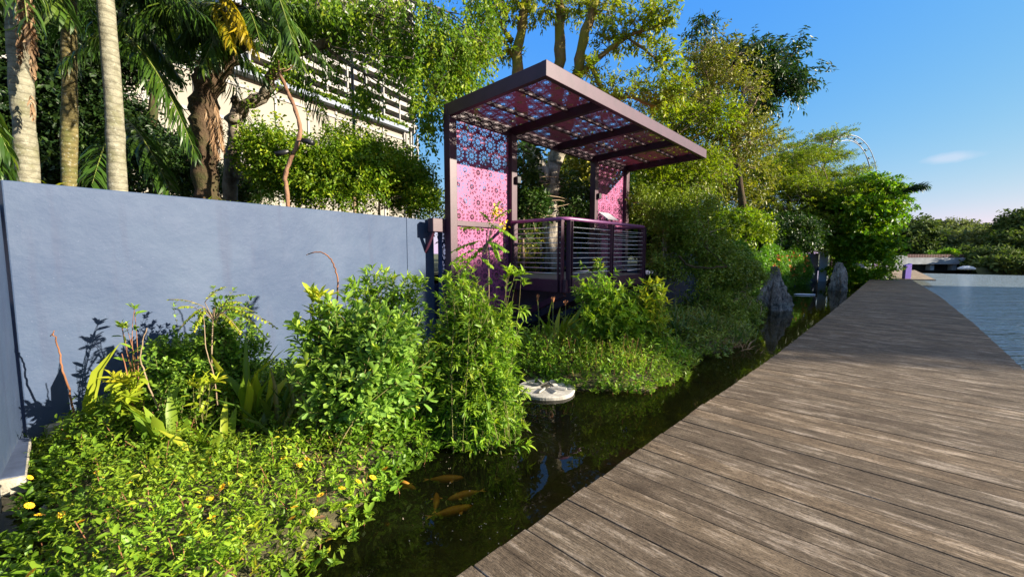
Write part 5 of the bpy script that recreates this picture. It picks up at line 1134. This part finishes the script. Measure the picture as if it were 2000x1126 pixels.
# strap-leaved clumps
def clump(label, px, py, n, h, w, leaf, sd, spread=.35, name='strap_leaved_clump', z=None, tm=T_STRAP, yv=None):
    seed(sd); h *= 1.22; w *= 1.25; b = G(px, py, -.27) if yv is None else gb(px, yv, -.25); b[2] = bank_z(b[None, :2])[0] - .02; r = empty(name, b, label, 'plant'); F = Leaves()
    P = b + np.column_stack([rng.normal(size=(n, 2)) * spread * .25, np.zeros(n)]); D = nrm(np.column_stack([rng.normal(size=(n, 2)) * spread, np.ones(n)]))
    Nn = nrm(np.column_stack([-D[:, 0], -D[:, 1], np.full(n, .5)]) + rng.normal(size=(n, 3)) * .25); F.add(P, D, Nn, h * (.55 + .6 * rng.random(n)), w * (.8 + .4 * rng.random(n)), tm)
    F.build('leaves', leaf, r); return r
clump('tall upright strap leaved clump glowing yellow green in front of the sapling', 325, 885, 11, .50, .075, M['strap_leaf'], 230, .22)
clump('pale strap leaved clump with pointed leaves over a dead brown leaf', 415, 905, 12, .40, .055, M['strap_leaf'], 231, .4)
clump('strap leaved clump with drooping yellow blades low in the middle of the ground cover', 330, 950, 7, .34, .05, M['yellow_leaf'], 232, .5)
clump('tall dark banana like leaves left of the rounded small leaf shrub', 215, 835, 5, .85, .10, M['shrub_big'], 233, .25)
clump('upright lance leaved clump right of the rounded small leaf shrub', 500, 840, 14, .68, .06, M['strap_leaf'], 234, .25)
clump('shadowed lance leaved clump beside the big rounded leaf shrub', 545, 850, 16, .55, .045, M['grass_leaf'], 235, .35)
clump('yellow edged lance leaved clump behind the feathery plant', 462, 830, 9, .75, .07, M['strap_leaf'], 236, .2)
clump('small spiky grass tuft in the ground cover left of the pond edge', 510, 925, 22, .22, .02, M['grass_leaf'], 237, .6, tm=T_BLADE)
clump('brown dying tuft at the pond edge below the big rounded leaf shrub', 632, 905, 18, .24, .015, M['dead_leaf'], 238, .7, tm=T_BLADE)
clump('fresh lance leaved clump under the pavilion deck with tall flower stalks', 1085, 690, 20, .75, .07, M['strap_leaf'], 239, .4)
clump('dark broad strap leaves directly right of the narrow leaved shrub', 1035, 700, 16, .65, .08, M['shrub_big'], 240, .5)
clump('sunlit yellowish strap clump in the middle of the second island', 1150, 705, 26, .55, .05, M['strap_leaf'], 241, .5)
clump('tangled green grass clump right of the second island shrub', 1235, 715, 60, .5, .022, M['grass_leaf'], 242, .6, tm=T_BLADE)
clump('tall arching sedge in shade right of the yellowing shrub', 1320, 665, 110, .75, .018, M['grass_leaf'], 243, .6, tm=T_BLADE)
clump('second shaded sedge clump nearer the pointed rock', 1380, 655, 90, .6, .018, M['grass_leaf'], 244, .6, tm=T_BLADE)
clump('small shaded sedge clump at the far tip of the second island', 1425, 660, 70, .4, .018, M['grass_leaf'], 245, .7, tm=T_BLADE)
clump('purplish dry grass patch on the shaded island shore', 1415, 672, 120, .28, .012, M['dead_leaf'], 246, 1.1, tm=T_BLADE)
# flower stalks under the deck
for i, (px, py, lab) in enumerate([(1050, 585, 'leftmost orange tipped flower stalk beneath the pavilion deck'), (1080, 588, 'middle orange tipped flower stalk beneath the pavilion deck'), (1105, 595, 'rightmost orange tipped flower stalk beneath the pavilion deck')]):
    b = G(px + 3, 690, -.27); t = Q(px, py, b[1]); r = empty('flower_stalk', b, lab, 'flower'); mb = MB(); mb.tube(curve(b, t, .04, 6), [.008] * 5 + [.005], 5); mb.build('stalk', M['strap_stem'], r)
    F = Leaves(); P = np.tile(t, (9, 1)) + rng.normal(size=(9, 3)) * .01; F.add(P, nrm(rvec(9) * .5 + np.array((0, 0, 1.))), rvec(9), .09, .025, T_LANCE); F.build('flower_head', M['dried_flower'] if 'dried_flower' in M else M.setdefault('dried_flower', plain('dried_flower', (.4, .16, .06), .7)), r)

# bare twigs
def twig(label, pts, ys, rad, mat, sd, tufts=()):
    seed(sd); P = [Q(a, b, y) for (a, b), y in zip(pts, ys)]; r = empty('dry_twig', P[0], label, 'twig'); mb = MB(); s = smooth_line(P, 6, rad * .4); mb.tube(s, np.linspace(rad, rad * .55, len(s)), 7)
    for a, b, y in tufts: mb.tube(smooth_line([s[-1], Q(a, b, y)], 3), [rad * .5, rad * .45, rad * .3, rad * .2][:4] if False else rad * .4, 5)
    mb.build('wood', mat, r, smooth=True)
twig('bare orange brown stem standing alone before the lower left of the blue wall', [(150, 832), (137, 770), (120, 715), (113, 675), (104, 650)], [4.0, 4.0, 3.95, 3.95, 3.9], .010, M['red_twig'], 250, [(106, 645, 3.9), (98, 656, 3.9)])
twig('ringed greyish stem rising left of the rounded small leaf shrub', [(310, 800), (285, 735), (274, 690), (287, 640)], [3.95] * 4, .008, M['twig'], 251)
twig('thin pale stem in front of the rounded small leaf shrub', [(425, 790), (417, 730), (402, 680), (397, 615)], [3.9] * 4, .006, M['twig'], 252)
twig('twisted reddish double stem curling at its top against the blue wall', [(655, 600), (660, 560), (655, 525), (640, 500), (622, 492), (602, 496)], [4.6] * 6, .010, M['red_twig'], 253, [(598, 498, 4.6)])
twig('reddish stem leaning out of the ground cover below the sapling', [(275, 850), (262, 800), (252, 745), (238, 690)], [3.9] * 4, .008, M['red_twig'], 254)
twig('slanting dead branch crossing the shaded shrub', [(1325, 500), (1350, 520), (1395, 522), (1420, 520)], [11.0] * 4, .03, M['dark_bark'], 255, [(1375, 480, 11)])

# ground cover: creeping leafy shoots over the island shores and out on the water
def cover(name, label, poly, n, seedk, leaf, h=(.03, .14), L=.055, W=.030, k=7, hole=.15, tm=T_OVAL, grow=0., parent=None):
    seed(seedk); lo = poly.min(0); hi = poly.max(0); P = lo + rng.random((n * 4, 2)) * (hi - lo); e = edist(P, poly)
    g = np.sin(P[:, 0] * 4.1 + 1.7 * np.sin(P[:, 1] * 3.3)) * np.sin(P[:, 1] * 4.7 + 1.3 * np.sin(P[:, 0] * 2.9))
    ok = (e > -grow + .25 * rng.random(len(e)) * (rng.random(len(e)) < .6)) & (g > -1 + hole * 2 * rng.random(len(e))); P = P[ok][:n]; e = e[ok][:n]
    z = np.maximum(bank_z(P), WZ + .005); m = len(P); g = np.sin(P[:, 0] * 2.3 + 1) * np.sin(P[:, 1] * 2.9)
    hh = (h[0] + (h[1] - h[0]) * rng.random(m)) * (1 + .5 * g) * np.clip(.35 + e * 1.6, .35, 1.2)
    T = nrm(np.column_stack([rng.normal(size=(m, 2)) * .45, np.ones(m)])); F = Leaves(); B = np.column_stack([P, z + hh * .25])
    big = np.sin(P[:, 0] * 1.7 + 2) + np.sin(P[:, 1] * 2.3 + P[:, 0]) + rng.normal(size=m) * .6 > .1
    spray(F, B[big], T[big], hh[big] * 1.15, k, L * 1.12, W * 1.1, .95, .0, tm, .35, .15, 0, .8, .35); spray(F, B[~big], T[~big], hh[~big], k + 1, L * .8, W * .62, .9, .0, T_LANCE, .45, .15, .3, 1, .35); mbs = MB()
    for i in rng.choice(m, min(m, 700), replace=False): mbs.tube([B[i] - np.array((0, 0, .03)), B[i] + T[i] * hh[i]], .003, 4, cap=False)
    r = empty(name, (*P.mean(0), -.3), label, 'ground cover'); r['kind'] = 'stuff'
    F.build('leaves', leaf, r); mbs.build('stems', M['red_twig'], r); return r, P, z + hh
trim1 = isl1.copy()
gc, gp, gzz = cover('ground_cover', 'mat of creeping yellow flowered ground cover spreading over the near bank and water', trim1, 8500, 300, M['gc_leaf'], (.05, .24), .05, .025, 8, .1, grow=.12)
# yellow flower heads of the ground cover
seed(301); F0 = Leaves(); k = 14; a = np.arange(k) * 2 * np.pi / k
for rr_, zz_, ll in ((.004, 0, .020), (.0, .004, .012)):
    D = np.column_stack([np.cos(a + zz_ * 40), np.sin(a + zz_ * 40), np.full(k, .25 + zz_ * 60)]); F0.add(np.column_stack([np.cos(a) * rr_, np.sin(a) * rr_, np.full(k, zz_)]), D, np.tile((0, 0, 1.), (k, 1)), ll, .010, T_OVAL)
fl_px = [(133, 857), (58, 932), (57, 987), (76, 1005), (158, 1018), (190, 922), (249, 942), (280, 968), (386, 990), (410, 973), (434, 950), (457, 1012), (470, 1012), (390, 1035), (413, 1010), (298, 1080), (61, 1118), (120, 1005), (575, 990), (612, 1000), (626, 966), (668, 953), (700, 940), (585, 907), (600, 896), (752, 915), (728, 932), (775, 822), (762, 841), (714, 853), (555, 895), (570, 1012), (355, 1045), (960, 1005)]
fm = None
for i, (px, py) in enumerate(fl_px[:-1]):
    c = G(px, py, -.12)
    if fm is None: o = F0.build('flower', M['yellow_petal']); fm = o; fm['_o'] = [0, 0, 0]
    else: o = fm.copy(); COL.objects.link(o)
    o.parent = gc; o.location = Vector(c) - gc.location; o.rotation_euler = (rng.normal() * .35, rng.normal() * .35, rng.random() * 6); s_ = 1.0 + .3 * rng.random(); o.scale = (s_, s_, s_)
cover('ground_cover', 'yellow green creeping cover along the sunlit shore of the second island', isl2[[0, 1, 2, 3, 4, 5, 11, 12, 13]] if False else np.array([G(*q, -.3)[:2] for q in [(985, 735), (1080, 750), (1180, 764), (1260, 767), (1335, 738), (1340, 690), (1260, 660), (1120, 660), (1000, 665)]]), 3200, 302, M['gc_leaf'], (.08, .38), .055, .026, 9, .1, grow=.08)
cover('ground_cover', 'shaded green creeping cover around the far end of the second island', np.array([G(*q, -.3)[:2] for q in [(1335, 738), (1365, 700), (1420, 690), (1472, 660), (1490, 620), (1500, 600), (1400, 590), (1280, 610), (1260, 660), (1330, 690)]]), 3200, 303, M['grey_leaf'], (.06, .28), .065, .028, 8, .1, grow=.05)
cover('ground_cover', 'low shadowed undergrowth at the foot of the blue wall', np.array([(-4.6, 4.3), (-1.0, 8.6), (.6, 9.2), (1.0, 7.4), (-.6, 5.6), (-1.6, 4.4), (-3.4, 4.1)]), 1500, 304, M['shrub_small'], (.06, .3), .055, .026, 8, .1)
seed(305); F = Leaves(); n = 500; P = isl1.min(0) + rng.random((n, 2)) * (isl1.max(0) - isl1.min(0)); P = P[edist(P, isl1) > .05]; P = np.column_stack([P, bank_z(P) + .02 + .03 * rng.random(len(P))]); D = rvec(len(P)) * (1, 1, .15)
F.add(P, D, up_normal(D, .4), .09, .04, T_OVAL); tag(F.build('leaf_litter', M['dead_leaf']), 'brown fallen leaves between the creeping plants', kind='stuff')

# fallen leaf on the pond, koi
def lone_leaf(label, px, py, l, w, ang, mat, z):
    c = G(px, py, z); r = empty('floating_leaf', c, label, 'leaf'); F = Leaves(); F.add([c - np.array((math.cos(ang), math.sin(ang), 0)) * l / 2], [(math.cos(ang), math.sin(ang), .04)], [(0, 0, 1.)], l, w, T_OVAL); F.build('leaf_blade', mat, r)
M['amber'] = plain('amber_leaf', (.62, .36, .05), .5, var=.25, scale=25)
lone_leaf('orange yellow leaf floating at the lower edge of the ground cover', 648, 1050, .09, .045, .9, M['amber'], WZ + .006)
lone_leaf('long brown orange leaf lying on dark water beside the wall footing', 48, 972, .17, .05, .5, plain('brown_leaf', (.36, .17, .06), .6, var=.3, scale=20), WZ + .01)
M['koi'] = plain('koi_skin', (.5, .24, .035), .4, var=.2, scale=14); M['fin'] = plain('koi_fin', (.6, .3, .1), .5)
def koi(label, px, py, ang, s, z=-.40, bend=.1):
    c = G(px, py, WZ); c[2] = z; d = np.array((math.cos(ang), math.sin(ang), 0)); w = np.array((-d[1], d[0], 0)); r = empty('koi', c, label, 'fish'); t = np.linspace(-.5, .5, 12)
    mb = MB(); pts = [c + d * a * s + w * bend * s * a * a for a in t]; rad = np.array([.018, .045, .07, .095, .115, .125, .125, .118, .105, .09, .065, .02]) * s * .95; mb.tube(pts, rad, 10); mb.build('body', M['koi'], r, smooth=True)
    mb = MB(); p = pts[0]; mb.add([p, p - d * .20 * s + w * .10 * s, p - d * .12 * s, p - d * .20 * s - w * .10 * s, p + np.array((0, 0, .012)), p - d * .2 * s + w * .1 * s + np.array((0, 0, .012))], [(0, 1, 2), (0, 2, 3)]); mb.build('tail_fin', M['fin'], r)
    for k in (1, -1):
        mb = MB(); p = c + d * .22 * s + w * k * .09 * s; mb.add([p, p - d * .05 * s + w * k * .12 * s, p - d * .12 * s + w * k * .10 * s, p - d * .08 * s], [(0, 1, 2, 3)]); mb.build('side_fin', M['fin'], r)
koi('orange koi with its head out of the leaves at the water edge', 790, 940, -.6, .26, -.375)
koi('amber koi farthest from the walk in the group under the surface', 872, 922, .1, .30, -.41)
koi('dim koi swimming toward the upper amber koi', 905, 946, -2.7, .28, -.44)
koi('amber koi seen end on nearest the ground cover in the group', 852, 962, 1.7, .24, -.42)
koi('dusky koi lying lowest in the group under the surface', 885, 974, .4, .32, -.45)
# specks drifting on the dark water
seed(310); F = Leaves(); n = 60; px = 780 + rng.random(n) * 380; py = 850 + rng.random(n) * 230; P = np.array([G(a, b, WZ + .004) for a, b in zip(px, py)]); P = P[edist(P[:, :2], isl1) < -.05]; u_ = P[:, :2] @ A_AX; v_ = P[:, :2] @ N_AX; P = P[v_ < np.array([vL(q) for q in u_]) - .05]
D = rvec(len(P)) * (1, 1, .05); F.add(P, D, np.tile((0, 0, 1.), (len(P), 1)), .010 + .008 * rng.random(len(P)), .008, T_SIMP); tag(F.build('floating_specks', plain('speck', (.35, .28, .2), .6)), 'tiny pale specks drifting on the dark pond', kind='stuff')

# ------------------------------------------------------------------ bring the whole place to true size (a railing 1.05 m high)
TRUE = .79
for o in list(SC.objects):
    if o.parent is None and o.type not in ('LIGHT',):
        o.location = Vector(o.location) * TRUE
        if o.type != 'CAMERA': o.scale = Vector(o.scale) * TRUE
